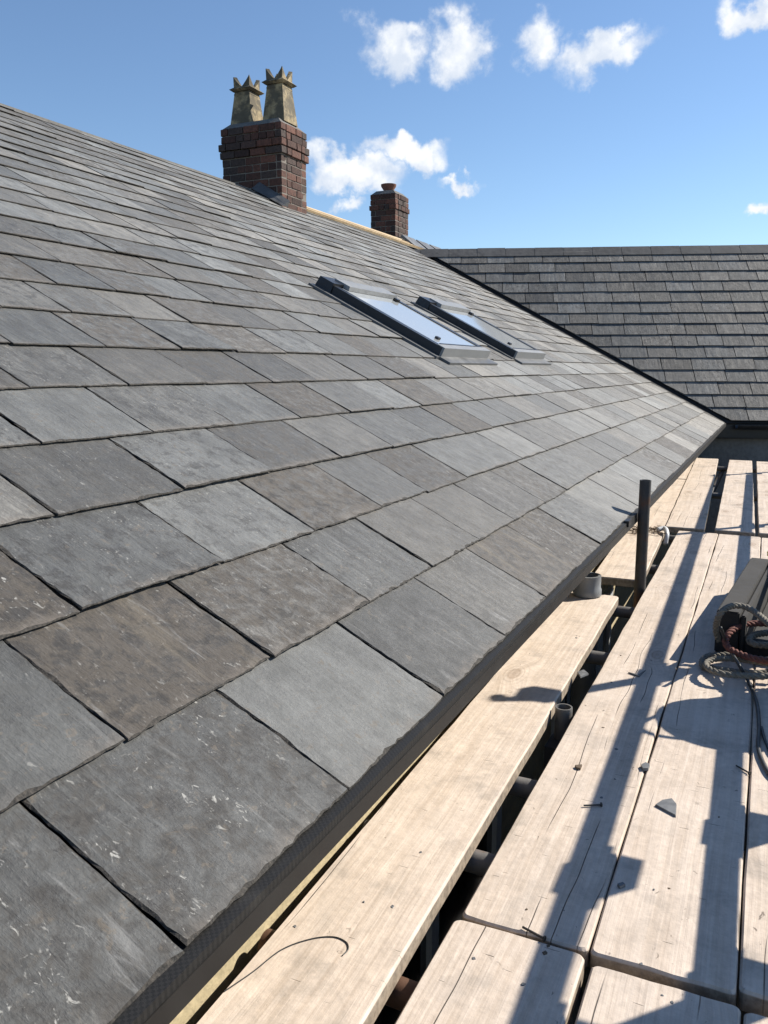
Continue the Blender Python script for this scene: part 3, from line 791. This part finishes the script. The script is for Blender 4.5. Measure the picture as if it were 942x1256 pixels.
# ------------------------------------------------------------------ chimneys
def brick_mesh(L, B, H, rg):
    b = bmesh.new(); bmesh.ops.create_cube(b, size=1)
    for v in b.verts: v.co = Vector((v.co.x*L, v.co.y*B, v.co.z*H))+Vector([rg.uniform(-.0025, .0025) for _ in range(3)])
    bmesh.ops.bevel(b, geom=list(b.edges), offset=.004, segments=1, affect='EDGES')
    me = bpy.data.meshes.new('brick'); b.to_mesh(me); b.free(); me.materials.append(M['brick']); return me
rb_ = random.Random(11)
def chimney(name, x0, x1, y0, y1, zb, courses, ch, bl, label, corbels):
    e = empty(name, ((x0+x1)/2, (y0+y1)/2, zb)); tag(e, label, 'chimney')
    core = MB(); d = .007
    core.box((x0+d, y0+d, zb-.1), (x1-d, y1-d, zb+courses*ch-.004)); core.build('mortar_core', M['mortar'], e)
    bb = .10; jt = .010
    cache = {}
    def brick(cx, cy, cz, L, B, H, rot=False):
        key = (round(L, 2), round(B, 2), rb_.randrange(3))
        if key not in cache: cache[key] = brick_mesh(L, B, H, rb_)
        o = bpy.data.objects.new('brick', cache[key]); link(o); o.parent = e
        o.location = (cx+rb_.uniform(-.002, .002), cy+rb_.uniform(-.002, .002), cz); o.matrix_parent_inverse = Matrix.Translation(-e.location)
        o.rotation_euler = (0, 0, rb_.uniform(-.008, .008))
    for c in range(courses):
        ex = corbels.get(c, 0.0)
        X0, X1, Y0, Y1 = x0-ex, x1+ex, y0-ex, y1+ex
        z = zb+(c+.5)*ch; H = ch-jt
        # faces along X (front and back)
        for (yy, sgn) in ((Y0, 1), (Y1, -1)):
            p = X0; firstw = bl*.5 if c % 2 else bl
            header = (c % 4 == 2)
            while p < X1-.02:
                wv = min(firstw if p == X0 else (bl*.5 if header else bl), X1-p)
                if X1-(p+wv) < .05: wv = X1-p
                brick(p+wv/2, yy+sgn*bb/2, z, wv-jt, bb, H); p += wv
        for (xx, sgn) in ((X0, 1), (X1, -1)):
            p = Y0+bb+.004; first = True
            while p < Y1-bb-.02:
                wv = min((bl*.5 if (c % 2 == 0) == first else bl), Y1-bb-.004-p)
                if (Y1-bb)-(p+wv) < .05: wv = Y1-bb-.004-p
                brick(xx+sgn*bb/2, p+wv/2, z, bb, wv-jt, H); p += wv; first = False
    zt = zb+courses*ch
    fl = MB(); a = .07
    fl.hexa([(x0, y0, zt-.01), (x1, y0, zt-.01), (x1, y1, zt-.01), (x0, y1, zt-.01), (x0+a, y0+a, zt+.055), (x1-a, y0+a, zt+.055), (x1-a, y1-a, zt+.055), (x0+a, y1-a, zt+.055)])
    fl.build('flaunching', M['darkmortar'], e)
    return e, zt
cA = roof_px((346, 252))
c1, zt1 = chimney('brick_chimney', -5.645, -4.89, 7.90, 8.42, 1.60, 12, .0795, .196, 'large dark red brick chimney with two crown topped buff pots on the ridge', {8: .022, 9: .030, 10: .008, 11: .008})
def crown_pot(cx, cy, z, wb, wt, h, name, label):
    e = empty(name, (cx, cy, z)); tag(e, label, 'chimney pot', 'crown topped chimney pots')
    def frus(m, wa, za, wb_, zb_, t=.03):
        a, b = wa/2, wb_/2
        m.hexa([(cx-a, cy-a, za), (cx+a, cy-a, za), (cx+a, cy+a, za), (cx-a, cy+a, za), (cx-b, cy-b, zb_), (cx+b, cy-b, zb_), (cx+b, cy+b, zb_), (cx-b, cy+b, zb_)])
    m = MB(); frus(m, wb, z, wt, z+h*.66); m.build('body', M['pot'], e)
    m = MB(); frus(m, wt+.012, z+h*.60, wt+.008, z+h*.635); frus(m, wt+.03, z+h*.665, wt+.085, z+h*.70); frus(m, wt+.085, z+h*.702, wt+.02, z+h*.745); m.build('collar', M['pot'], e)
    # crown: four walls with curved points at the corners
    t = .028; a = (wt+.010)/2; zc = z+h*.74; H = h*.20
    cr = MB(); n = 12
    for k in range(4):
        ang = k*pi/2; cs, sn = cos(ang), sin(ang)
        def tr_(x, y, zz): return (cx+x*cs-y*sn, cy+x*sn+y*cs, zz)
        outer = []; inner = []
        for i in range(n+1):
            u = -1+2*i/n
            hh = H*(.06+.94*abs(u)**1.25) if abs(u) < .93 else H*(.92 if abs(u) < .99 else 1.0)
            fl = 1+.03*(hh/H)
            outer.append((u*a*fl, -a*fl, zc+hh)); inner.append((u*(a-t)*fl, -(a-t)*fl, zc+hh))
        vs = []
        for i in range(n+1):
            u = -1+2*i/n
            vs += [tr_(u*a, -a, zc-.01), tr_(*outer[i]), tr_(*inner[i]), tr_(u*(a-t), -(a-t), zc-.01)]
        fs = []
        for i in range(n):
            p = 4*i; q = p+4
            fs += [(p, q, q+1, p+1), (p+1, q+1, q+2, p+2), (p+2, q+2, q+3, p+3)]
        cr.add(vs, fs)
    cr.build('crown', M['pot'], e)
    m = MB(); m.box((cx-a+t, cy-a+t, zc-.012), (cx+a-t, cy+a-t, zc+.004)); m.build('flue_opening', M['deck'], e)
crown_pot(-5.475, 8.16, zt1+.04, .275, .19, .555, 'chimney_pot', 'mossy darker crown topped chimney pot, farther from the lit brick face')
crown_pot(-5.06, 8.16, zt1+.04, .275, .19, .585, 'chimney_pot', 'sunlit buff crown topped chimney pot above the lit brick face')
fl = MB(); fl.hexa([RP(7.80, 4.86, .03), RP(7.895, 4.86, .03), RP(7.895, 5.30, .03), RP(7.80, 5.30, .03), RP(7.83, 4.86, .05), RP(7.897, 4.86, .10), RP(7.897, 5.30, .12), RP(7.83, 5.30, .05)]); fl.build('chimney_flashing', M['lead'], roof_o)
c2, zt2 = chimney('brick_chimney', -5.82, -5.40, 11.93, 12.42, 1.90, 9, .0795, .17, 'small plain red brick chimney with a squat clay pot near the valley', {6: .018, 7: .006, 8: .006})
p2 = empty('chimney_pot', (-5.62, 12.16, zt2+.03)); tag(p2, 'squat round terracotta pot on the small far chimney', 'chimney pot')
m = MB(); m.lathe((-5.62, 12.16, zt2+.045), [(.075, 0), (.078, .04), (.115, .095), (.120, .125), (.10, .128), (.07, .06), (.0, .05)], 20)
smooth_by_angle(m.build('bowl', M['terracotta'], p2))
m = MB(); m.lathe((-5.62, 12.16, zt2+.02), [(.0, 0), (.11, 0), (.10, .03), (.0, .03)], 20); m.build('bedding', M['darkmortar'], p2)
# dark lead roll beside the small stack
m = MB(); m.tube([(-5.36, 12.3, 1.93), (-5.36, 12.55, 1.93)], .07, 12); m.build('lead_roll', M['gutter'], roof_o)

# ------------------------------------------------------------------ scaffold boards
rbd = random.Random(4)
def board(x_at, slope, width, y0, y1, label, mat='board', z=PLAT, th=.038, endcut=0.0, corner=.010, tilt=0.0):
    """x_at: (x, y) a point on the left long edge; slope dx/dy"""
    x0 = x_at[0]+slope*((y0+y1)/2-x_at[1])+width/2; yc = (y0+y1)/2; L = y1-y0
    ang = -math.atan(slope)
    ring = []
    nl = 26
    def corner_pts(cx, cy, a0):
        return [(cx+corner*cos(a0+pi/2*k/4), cy+corner*sin(a0+pi/2*k/4)) for k in range(5)]
    hw, hl = width/2, L/2
    side = lambda sx, ya, yb: [(sx*hw+rbd.gauss(0, .0009), ya+(yb-ya)*k/nl) for k in range(1, nl)]
    ring += corner_pts(hw-corner, -hl+corner, -pi/2); ring += side(1, -hl+corner, hl-corner)
    ring += corner_pts(hw-corner, hl-corner, 0); ring += [(hw*(1-2*k/5), hl+rbd.uniform(-.003, .003)) for k in range(1, 5)]
    ring += corner_pts(-hw+corner, hl-corner, pi/2); ring += side(-1, hl-corner, -hl+corner)
    ring += corner_pts(-hw+corner, -hl+corner, pi); ring += [(-hw*(1-2*k/5), -hl+rbd.uniform(-.003, .003)) for k in range(1, 5)]
    n = len(ring); vs = []
    for (ins, zz) in ((.003, -th), (0, -th+.004), (0, -.0045), (.0035, 0)):
        for (x, y) in ring:
            sx = (abs(x)-ins)/max(abs(x), 1e-6) if abs(x) > .01 else 1
            sy = (abs(y)-ins)/max(abs(y), 1e-6) if abs(y) > .01 else 1
            vs.append((x*sx, y*(sy if abs(y) > hl-corner*1.2 else 1), zz+(rbd.uniform(-.0012, .0008) if ins == 0 else 0)))
    fs = [tuple(reversed(range(n))), tuple(range(3*n, 4*n))]
    for k in range(3):
        for i in range(n):
            j = (i+1) % n; fs.append((k*n+i, k*n+j, (k+1)*n+j, (k+1)*n+i))
    me = bpy.data.meshes.new('scaffold_board'); me.from_pydata(vs, [], fs); me.materials.append(M[mat])
    o = bpy.data.objects.new('scaffold_board', me); link(o)
    o.location = (x0, yc, z); o.rotation_euler = (0, tilt, ang)
    tag(o, label, 'board', 'scaffold boards')
    return o
def xat(p, z=PLAT): v = at_z(p, z); return (v[0], v[1])
SL = -.0095
board((-.716, 1.04), -.0234, .226, -.37, 3.52, 'pale scaffold board under the eaves marked by a thin curved wire', 'board2', corner=.012)
board((-.4405, 1.26), SL, .222, 1.262, 5.17, 'scaffold board bordering the open gap, with the open tube end beside it')
board((-.2150, 1.26), SL, .2245, 1.262, 5.165, 'middle scaffold board carrying the triangular slate piece')
board((.0125, 1.26), SL, .225, 1.275, 5.15, 'outer scaffold board under the dark timber tray')
board((.2410, 1.26), SL, .225, 1.25, 5.16, 'outermost scaffold board beside the guard rail standards')
board((-.4480, 1.24), SL, .229, -2.66, 1.252, 'near scaffold board with rounded corner, next to the gap over the white panel', corner=.014)
board((-.2060, 1.24), SL, .223, -2.66, 1.238, 'near scaffold board in the same run as the slate piece board')
board((.0210, 1.24), SL, .223, -2.66, 1.235, 'near scaffold board in the same run as the dark tray board')
board((.2480, 1.24), SL, .223, -2.66, 1.24, 'near outermost scaffold board below the guard rails')
fa = -.043
FZ = PLAT+.006
p1 = xat((817, 643), FZ)
board(p1, fa, .225, 5.245, 9.55, 'far scaffold board running against the inner boards to the wing wall', z=FZ)
p2_ = xat((889, 590), FZ); board((p2_[0], p2_[1]), fa*.72, .222, 5.26, 9.50, 'far scaffold board between two open dark gaps', z=FZ)
p3_ = xat((928.5, 590), FZ); board((p3_[0], p3_[1]), fa*.6, .224, 5.26, 9.46, 'far scaffold board with dark gap on one side, nearest the guard rail', z=FZ)
# inner boards beyond the tall tube
IZ = PLAT-.006
q = xat((803, 678), IZ); board((q[0]-.226, q[1]), -.040, .226, 3.86, 7.70, 'inner scaffold board behind the short upright tube, littered with twigs', 'board2', z=IZ, corner=.012)
board((q[0]-.226-.040*4.0-.012, q[1]+4.0), -.046, .226, 7.74, 10.05, 'short inner scaffold board tucked under the far end of the eaves', 'board2', z=IZ)
board((q[0]-.226-.232, q[1]), -.040, .20, 4.2, 8.0, 'inner scaffold board hidden mostly beneath the eaves edge', 'board2', z=IZ)

# ------------------------------------------------------------------ scaffold tubes
TR = .0242
def tube_thing(a, b, label, mat='tube', name='scaffold_tube', group='scaffold tubes', openend=False):
    e = empty(name, tuple((Vector(a)+Vector(b))/2)); tag(e, label, 'scaffold tube', group)
    m = MB(); m.tube([a, b], TR, 20, cap=False)
    d = (Vector(b)-Vector(a)).normalized()
    m2 = MB(); m2.tube([Vector(a), Vector(b)], TR-.0045, 20, cap=False)
    m.add(m2.v, [tuple(reversed(f)) for f in m2.f])
    k = len(m2.v); 
    # annular ends
    for s_i, flip in ((0, False), (20, True)):
        for i in range(20):
            j = (i+1) % 20; f = (s_i+i, s_i+j, k+s_i+j, k+s_i+i); m.f.append(tuple(reversed(f)) if not flip else f)
    o = m.build('tube', M[mat], e); smooth_by_angle(o)
    return e
def coupler(parent, p, horiz=False):
    p = Vector(p); m = MB()
    m.box(p-Vector((.036, .05, .040)), p+Vector((.036, .05, .040)))
    m.tube([p+Vector((.02, -.05, .02)), p+Vector((.02, -.085, .02))], .010, 8); m.tube([p+Vector((-.02, .05, -.02)), p+Vector((-.02, .085, -.02))], .010, 8)
    return m.build('coupler', M['tubedark'], parent)
TZ = PLAT-.038-TR
ty = [at_x(p, -.485)[1]*(TZ+TR*.6)/at_x(p, -.485)[2] for p in ((495, 1212), (590, 1052), (640, 960), (735, 803), (765, 747))]
lab = ['rusty transom tube across the gap below the near board ends', 'transom tube crossing the gap beside the white window frame', 'transom tube crossing the gap just before the open tube end',
       'transom tube crossing the gap just past the open tube end', 'transom tube crossing the gap at the end of the pale eaves board']
for k, y in enumerate(ty):
    tube_thing((WX+.03, y+.012, TZ), (.60, y-.03, TZ), lab[k], 'tuberust' if k == 0 else 'tube')
for y, l in ((4.35, 'transom tube under the middle of the board run'), (5.21, 'transom tube below the joint of the two board runs'), (7.2, 'transom tube halfway under the far boards'), (9.2, 'last transom tube, under the far board ends by the wing wall')):
    tube_thing((-.70, y, TZ), (.60, y-.02, TZ), l)
for y, l in ((-.3, 'transom tube under the middle of the near board run'), (-2.2, 'transom tube under the hidden ends of the near boards')): tube_thing((WX+.03, y, TZ), (.60, y-.02, TZ), l)
LZ = TZ-2*TR-.002
tube_thing((-.395, -2.8, LZ), (-.47, 9.6, LZ), 'inner ledger tube carrying the transoms', 'tubedark')
tube_thing((.50, -2.8, LZ), (.40, 9.6, LZ), 'outer ledger tube carrying the transoms', 'tubedark')
# standards beside the eaves
PT = at_x((792, 589), -.486)
tall = tube_thing((-.484, PT[1]-.01, GROUND), (-.487, PT[1]+.004, PT[2]), 'dark upright tube rising past the roof edge beyond the pale board', 'tubedark', 'scaffold_standard', 'scaffold standards')
OT = at_z((691, 866), PLAT+.012)
shortp = tube_thing((-.480, OT[1], GROUND), (-.483, OT[1], PLAT+.010), 'open topped tube end level with the boards in the gap', 'tube', 'scaffold_standard', 'scaffold standards')
coupler(shortp, (-.480, OT[1]-.03, TZ-.06))
# outer side: guard rails and standards
RX = .395
def rail(sx, sy, s2x, s2y, H):
    kx = sin(SUN_AZ)/math.tan(SUN_EL)*H; ky = cos(SUN_AZ)/math.tan(SUN_EL)*H
    a = Vector((sx+kx, sy+ky, PLAT+H)); b = Vector((s2x+kx, s2y+ky, PLAT+H))
    a2 = a+(a-b).normalized()*2.4
    return a2, b
a1, b1 = rail(-.262, 1.07, -.440, 8.1, .69); r1 = tube_thing(a1, b1, 'upper guard rail tube along the outer side of the platform', 'tube', 'guard_rail', 'guard rails')
a2, b2 = rail(-.030, 1.51, -.180, 8.2, .44); r2 = tube_thing(a2, b2, 'lower guard rail tube along the outer side of the platform', 'tube', 'guard_rail', 'guard rails')
def on(a, b, y): t = (y-a.y)/(b.y-a.y); return a+(b-a)*t
coupler(r1, on(a1, b1, 2.16)+Vector((.03, 0, 0))); coupler(r2, on(a2, b2, 2.20)+Vector((.03, 0, 0)))
for y, top, l in ((-1.4, .9, 'outer standard behind the viewpoint'), (1.70, .95, 'outer standard by the near board joint with couplers'), (3.32, 1.06, 'outer standard beside the dark tray with a putlog clip on top'), (5.9, .9, 'outer standard at the start of the far boards'), (8.75, .80, 'outer standard at the end of the guard rails')):
    p = on(a1, b1, y); st = tube_thing((p.x+.052, y, GROUND), (p.x+.052, y, PLAT+top), l, 'tube', 'scaffold_standard', 'scaffold standards')
    coupler(st, (p.x+.03, y, p.z)); q_ = on(a2, b2, y); coupler(st, (q_.x+.03, y, q_.z))
    if abs(y-3.32) < .01:
        m = MB(); m.tube([(p.x+.05, y, PLAT+top), (p.x-.02, y-.02, PLAT+top+.03), (p.x-.07, y-.05, PLAT+top-.02)], .018, 8); m.box((p.x-.02, y-.03, PLAT+top-.05), (p.x+.08, y+.05, PLAT+top-.01)); m.build('clip', M['tubedark'], st)

# rubber bucket hung on the lower rail
def bucket(c, label):
    e = empty('rubber_bucket', c); tag(e, label, 'bucket')
    m = MB(); m.lathe(c, [(.0, 0), (.115, 0), (.125, .02), (.160, .27), (.172, .275), (.172, .29), (.155, .29), (.118, .015), (0, .012)], 28); smooth_by_angle(m.build('body', M['rubber'], e))
    m = MB(); m.tube(catmull([Vector(c)+Vector((-.165, 0, .28)), Vector(c)+Vector((-.10, 0, .40)), Vector(c)+Vector((0, 0, .44)), Vector(c)+Vector((.10, 0, .40)), Vector(c)+Vector((.165, 0, .28))], 6), .007, 8); m.build('handle', M['nail'], e)
    return e
bk_ = (.325, 2.76, PLAT+.160)
bucket(bk_, 'black rubber bucket standing on a stack of slates at the outer edge')
stk = empty('slate_stack', (.33, 2.76, PLAT)); tag(stk, 'stack of spare slates at the outer edge under the rubber bucket', 'slates')
for k in range(16):
    m = MB(); a = rbd.uniform(-.04, .04); c_, s_n = cos(a), sin(a); jx, jy = rbd.uniform(-.006, .006), rbd.uniform(-.008, .008)
    P = lambda x, y, z: (.345+jx+x*c_-y*s_n, 2.76+jy+x*s_n+y*c_, PLAT+z)
    z0 = .0005+k*.010; z1 = z0+.0092
    m.hexa([P(-.105, -.20, z0), P(.105, -.20, z0), P(.105, .20, z0), P(-.105, .20, z0), P(-.103, -.198, z1), P(.103, -.198, z1), P(.103, .198, z1), P(-.103, .198, z1)]); m.build('slate', M['chip'], stk)
ds = empty('shade_sheet', (.62, 3.5, GROUND)); tag(ds, 'dark sheet added out of view below the platform to shade the house wall', 'sheet')  # unseen sheet, added only to keep sun off the wall below the boards
m = MB(); n_ = 60
vs = []
for k in range(n_+1):
    y = -3+13*k/n_; x = .60+.02*sin(k*1.7); vs += [(x, y, GROUND+.02), (x, y, PLAT-.06), (x+.004, y, PLAT-.06), (x+.004, y, GROUND+.02)]
m.add(vs, [(4*k+a, 4*k+4+a, 4*k+4+(a+1) % 4, 4*k+(a+1) % 4) for k in range(n_) for a in range(4)]); m.build('shade_panel', M['crate'], ds)

# ------------------------------------------------------------------ dark timber tray with ropes
TA = at_z((880, 748), PLAT+.15)
tray = empty('timber_tray', (TA[0]+.2, TA[1]+.4, PLAT)); tag(tray, 'weathered dark grey timber tray with coiled rope spilling from it', 'tray')
def tray_pt(a, b, z): 
    an = radians(-5.0); return (TA[0]+a*cos(an)-b*sin(an), TA[1]+a*sin(an)+b*cos(an), PLAT+z)
def plank(a0, a1, b0, b1, z0, z1, name):
    m = MB(); m.hexa([tray_pt(a0, b0, z0), tray_pt(a1, b0, z0), tray_pt(a1, b1, z0), tray_pt(a0, b1, z0), tray_pt(a0, b0, z1), tray_pt(a1, b0, z1), tray_pt(a1, b1, z1), tray_pt(a0, b1, z1)])
    o = m.build(name, M['crate'], tray)
    b_ = bmesh.new(); b_.from_mesh(o.data); bmesh.ops.bevel(b_, geom=list(b_.edges), offset=.004, segments=2, affect='EDGES'); b_.to_mesh(o.data); b_.free()
plank(-.002, .070, 0, .92, .002, .15, 'side_board'); plank(.073, .090, .01, .91, .002, .138, 'lining_board'); plank(.42, .455, 0, .92, .002, .15, 'side_board')
plank(.092, .418, .004, .04, .002, .06, 'end_board'); plank(.092, .418, .88, .915, .002, .15, 'end_board'); plank(.092, .418, .042, .878, .002, .02, 'base_board')

def rope(pts, r, label, mat, name='rope', n=12, closed=False, pitch=.055, group='ropes by the tray'):
    path = catmull(pts, n, closed)
    if closed: path.append(path[0])
    e = empty(name, tuple(path[0])); tag(e, label, 'rope', group)
    P = [Vector(p) for p in path]; 
    # resample evenly
    Ls = [0]
    for a, b in zip(P, P[1:]): Ls.append(Ls[-1]+(b-a).length)
    N = max(8, int(Ls[-1]/.009)); Q = []; j = 0
    for i in range(N+1):
        t = Ls[-1]*i/N
        while j < len(Ls)-2 and Ls[j+1] < t: j += 1
        f = (t-Ls[j])/max(1e-9, Ls[j+1]-Ls[j]); Q.append(P[j].lerp(P[j+1], f))
    up = None; fr = []
    for i, p in enumerate(Q):
        d = (Q[min(i+1, N)]-Q[max(i-1, 0)]).normalized()
        up = d.orthogonal().normalized() if up is None else (up-d*up.dot(d)).normalized()
        fr.append((p, up.copy(), d.cross(up)))
    for k in range(3):
        pts2 = []
        for i, (p, u, v) in enumerate(fr):
            a = 2*pi*k/3+2*pi*(Ls[-1]*i/N)/pitch
            pts2.append(p+(u*cos(a)+v*sin(a))*r*.52)
        m = MB(); m.tube(pts2, r*.56, 7); m.build('strand', M[mat], e, smooth=True)
    return e
def zp(p, z): return tuple(at_z(p, PLAT+z))
rr = .0105
rope([zp((884, 792), .02), zp((878, 772), .09), zp((884, 752), .165), zp((900, 743), .175), zp((920, 747), .168), zp((942, 764), .16), zp((962, 782), .15), zp((990, 800), .10), zp((1000, 818), .03)], rr, 'grey hemp rope arching over the tray edge', 'rope')
rope([zp((1000, 815), .014), zp((960, 823), .014), zp((925, 826), .014), zp((890, 823), .014), zp((866, 818), .014), zp((862, 812), .014), zp((870, 805), .015), zp((895, 804), .015), zp((925, 808), .016), zp((960, 812), .02)], rr*1.1, 'grey hemp rope loop lying flat on the boards before the tray', 'rope')
rope([zp((990, 824), .038), zp((955, 828), .038), zp((920, 829), .036), zp((885, 826), .037), zp((868, 819), .037), zp((868, 812), .037), zp((882, 808), .038), zp((910, 809), .038), zp((955, 815), .04)], rr*.9, 'second turn of grey rope stacked on the flat loop', 'rope')
rope([zp((960, 768), .10), zp((940, 765), .10), zp((915, 766), .10), zp((898, 773), .095), zp((890, 785), .075), zp((895, 796), .06), zp((912, 804), .058), zp((935, 810), .06), zp((965, 813), .06)], rr*1.05, 'reddish brown rope ring resting in the tray mouth', 'redrope')
rope([zp((942, 776), .06), zp((925, 779), .065), zp((919, 786), .06), zp((930, 791), .055), zp((955, 792), .05)], rr*1.1, 'short grey rope end tucked inside the red ring', 'rope')
cb = empty('power_cable', zp((915, 830), .006)); tag(cb, 'thin black cable trailing from the ropes along the board joint', 'cable')
m = MB(); m.tube(catmull([zp((884, 770), .16), zp((892, 790), .06), zp((906, 815), .05), zp((918, 836), .008), zp((928, 862), .006), zp((931, 890), .006), zp((930, 915), .006), zp((936, 935), .006), zp((950, 955), .006), zp((990, 975), .006)], 10), .0052, 8); m.build('sheath', M['cable'], cb, smooth=True)
m = MB(); m.tube(catmull([zp((934, 892), .0055), zp((940, 912), .0055), zp((952, 930), .0055), zp((985, 940), .0055)], 8), .004, 8); m.build('loop', M['cable'], cb, smooth=True)
yg = MB(); c = at_z((955, 680), PLAT+.16); yg.lathe((c[0], c[1], PLAT+.148), [(0, 0), (.04, .002), (.05, .012), (.04, .03), (.02, .036), (0, .034)], 12)
for i, v in enumerate(yg.v):
    yg.v[i] = (v[0]+rbd.uniform(-.006, .006), v[1]+rbd.uniform(-.006, .006), v[2])
tag(yg.build('work_cloth', M['yellow'], None, True), 'crumpled yellow cloth lying on the tray side', 'cloth')

# ------------------------------------------------------------------ small things on the boards
def flat_chip(name, pix, th, label, cat, mat='chip', group=None, lift=0.0):
    pts = [at_z(p, PLAT+lift) for p in pix]; n = len(pts)
    c = sum(pts)/n
    m = MB(); m.add([p-c+np.array([0, 0, .0005]) for p in pts]+[c*0+(p-c)*.93+np.array([0, 0, th]) for p in pts], [tuple(reversed(range(n))), tuple(range(n, 2*n))]+[(i, (i+1) % n, n+(i+1) % n, n+i) for i in range(n)])
    o = m.build(name, M[mat]); o.location = c; tag(o, label, cat, group)
    b_ = bmesh.new(); b_.from_mesh(o.data); bmesh.ops.recalc_face_normals(b_, faces=b_.faces); b_.to_mesh(o.data); b_.free(); return o
flat_chip('slate_piece', [(803, 989), (812, 983), (824, 981), (830, 988), (829, 1003)], .005, 'triangular broken slate piece on the middle board', 'slate piece')
flat_chip('slate_piece', [(786, 941), (792, 938), (797, 941), (795, 946), (788, 946)], .008, 'small grey stone sized slate piece beside the board joint', 'slate piece')
flat_chip('slate_piece', [(757, 1087), (764, 1085), (767, 1088), (760, 1091)], .006, 'tiny curled slate piece between the rail shadows', 'slate piece')
flat_chip('slate_piece', [(770, 826), (783, 829), (792, 823), (784, 831)], .005, 'thin bent slate sliver near the upper end of the gap', 'slate piece')
flat_chip('slate_piece', [(708, 826), (716, 823), (722, 828), (712, 832)], .006, 'flat chip on the board edge by the open tube', 'slate piece')
flat_chip('slate_piece', [(705, 941), (714, 940), (712, 945), (707, 944)], .006, 'brown chip on the board beside the gap', 'slate piece', 'twig')
def nail(a, b, label):
    A, B = Vector(at_z(a, PLAT+.004)), Vector(at_z(b, PLAT+.004))
    e = empty('nail', A); tag(e, label, 'nail', 'loose nails')
    m = MB(); m.tube([A, B], .0021, 8); m.build('shank', M['nail'], e)
    d = (B-A).normalized(); m = MB(); m.tube([B, B+d*.0022], .0052, 10); m.build('head', M['nail'], e)
nail((716, 988), (737, 987), 'loose nail lying level in the first rail shadow'); nail((641, 1137), (667, 1151), 'loose nail by the knot near the board end'); nail((903, 939), (919, 948), 'loose nail on the middle board by the dark joint')
wr = empty('scratch_strand', at_z((330, 1190), PLAT+.0015)); tag(wr, 'thin dark curved wire lying on the pale eaves board', 'scratch')  # curved scratch in the board, modelled as a thin raised strand
m = MB(); m.tube(catmull([at_z(p, PLAT+.0012) for p in ((275, 1216), (310, 1192), (345, 1165), (380, 1152), (408, 1149), (424, 1155), (427, 1164), (420, 1172))], 8), .0011, 6); m.build('strand', M['cable'], wr)
gchips = random.Random(31)
for i in range(22):   # slate crumbs
    while True:
        px = (gchips.uniform(300, 930), gchips.uniform(690, 1240)); v = at_z(px, PLAT)
        if -.70+-.02*(v[1]-1) < v[0] < -.55 and v[1] < 3.3 and px[0] > 150 or (-.42 < v[0] < -.24) or (-.19 < v[0] < -.01 and v[1] < 2.6): break
    s = gchips.uniform(.0025, .006); a0 = gchips.uniform(0, 6)
    k = gchips.randint(4, 6)
    pts = [(s*gchips.uniform(.5, 1.1)*cos(a0+2*pi*j/k), s*gchips.uniform(.5, 1.3)*sin(a0+2*pi*j/k)) for j in range(k)]
    m = MB(); th = gchips.uniform(.0008, .002); m.add([(x, y, .0003) for x, y in pts]+[(x*.8, y*.8, th) for x, y in pts], [tuple(range(k, 2*k))]+[(j, (j+1) % k, k+(j+1) % k, k+j) for j in range(k)])
    o = m.build('slate_crumb', M['chip' if gchips.random() < .7 else 'twig']); o.location = (v[0], v[1], PLAT); tag(o, 'tiny slate crumb scattered on the scaffold boards', 'slate crumb', 'slate crumbs on the boards')

# grey pipe socket and litter by the tall tube
gp = at_z((721, 705), -.86)
gpx = (gp[0], gp[1])
pe = empty('drain_pipe', (gpx[0], gpx[1], GROUND)); tag(pe, 'grey plastic downpipe with open socket below the eaves', 'pipe')
m = MB(); m.lathe((gpx[0], gpx[1], -.86), [(.044, 0), (.056, 0), (.056, -.055), (.060, -.06), (.060, -.085), (.054, -.09), (.054, -.2)], 28); m.lathe((gpx[0], gpx[1], -.86), [(.044, 0), (.044, -.16), (0, -.16)], 28)
smooth_by_angle(m.build('socket', M['pipegrey'], pe))
m = MB(); m.tube([(gpx[0], gpx[1], -1.04), (gpx[0], gpx[1], GROUND)], .053, 24); smooth_by_angle(m.build('pipe', M['pipegrey'], pe))
el = [Vector(at_z(p, PLAT+z)) for p, z in (((806, 650), .012), ((815, 648), .02), ((818, 655), .005), ((816, 668), -.05))]
m = MB(); m.tube(catmull(el, 6), .014, 12); tag(m.build('pipe_elbow', M['upvc'], None, True), 'small white plastic pipe bend at the twig litter', 'pipe')
tg = MB(); rt = random.Random(9)
for i in range(60):
    c0 = Vector(at_z((rt.uniform(773, 812), rt.uniform(646, 654)), IZ+rt.uniform(.002, .02))); a = rt.uniform(0, 6.28); l = rt.uniform(.02, .06)
    tg.tube([c0-Vector((cos(a)*l, sin(a)*l, rt.uniform(-.004, .008))), c0+Vector((cos(a)*l, sin(a)*l, rt.uniform(-.002, .012)))], .0017, 5)
o = tg.build('twig_litter', M['twig']); tag(o, 'loose dry twigs and needles heaped on the inner board', 'twigs', kind='stuff')
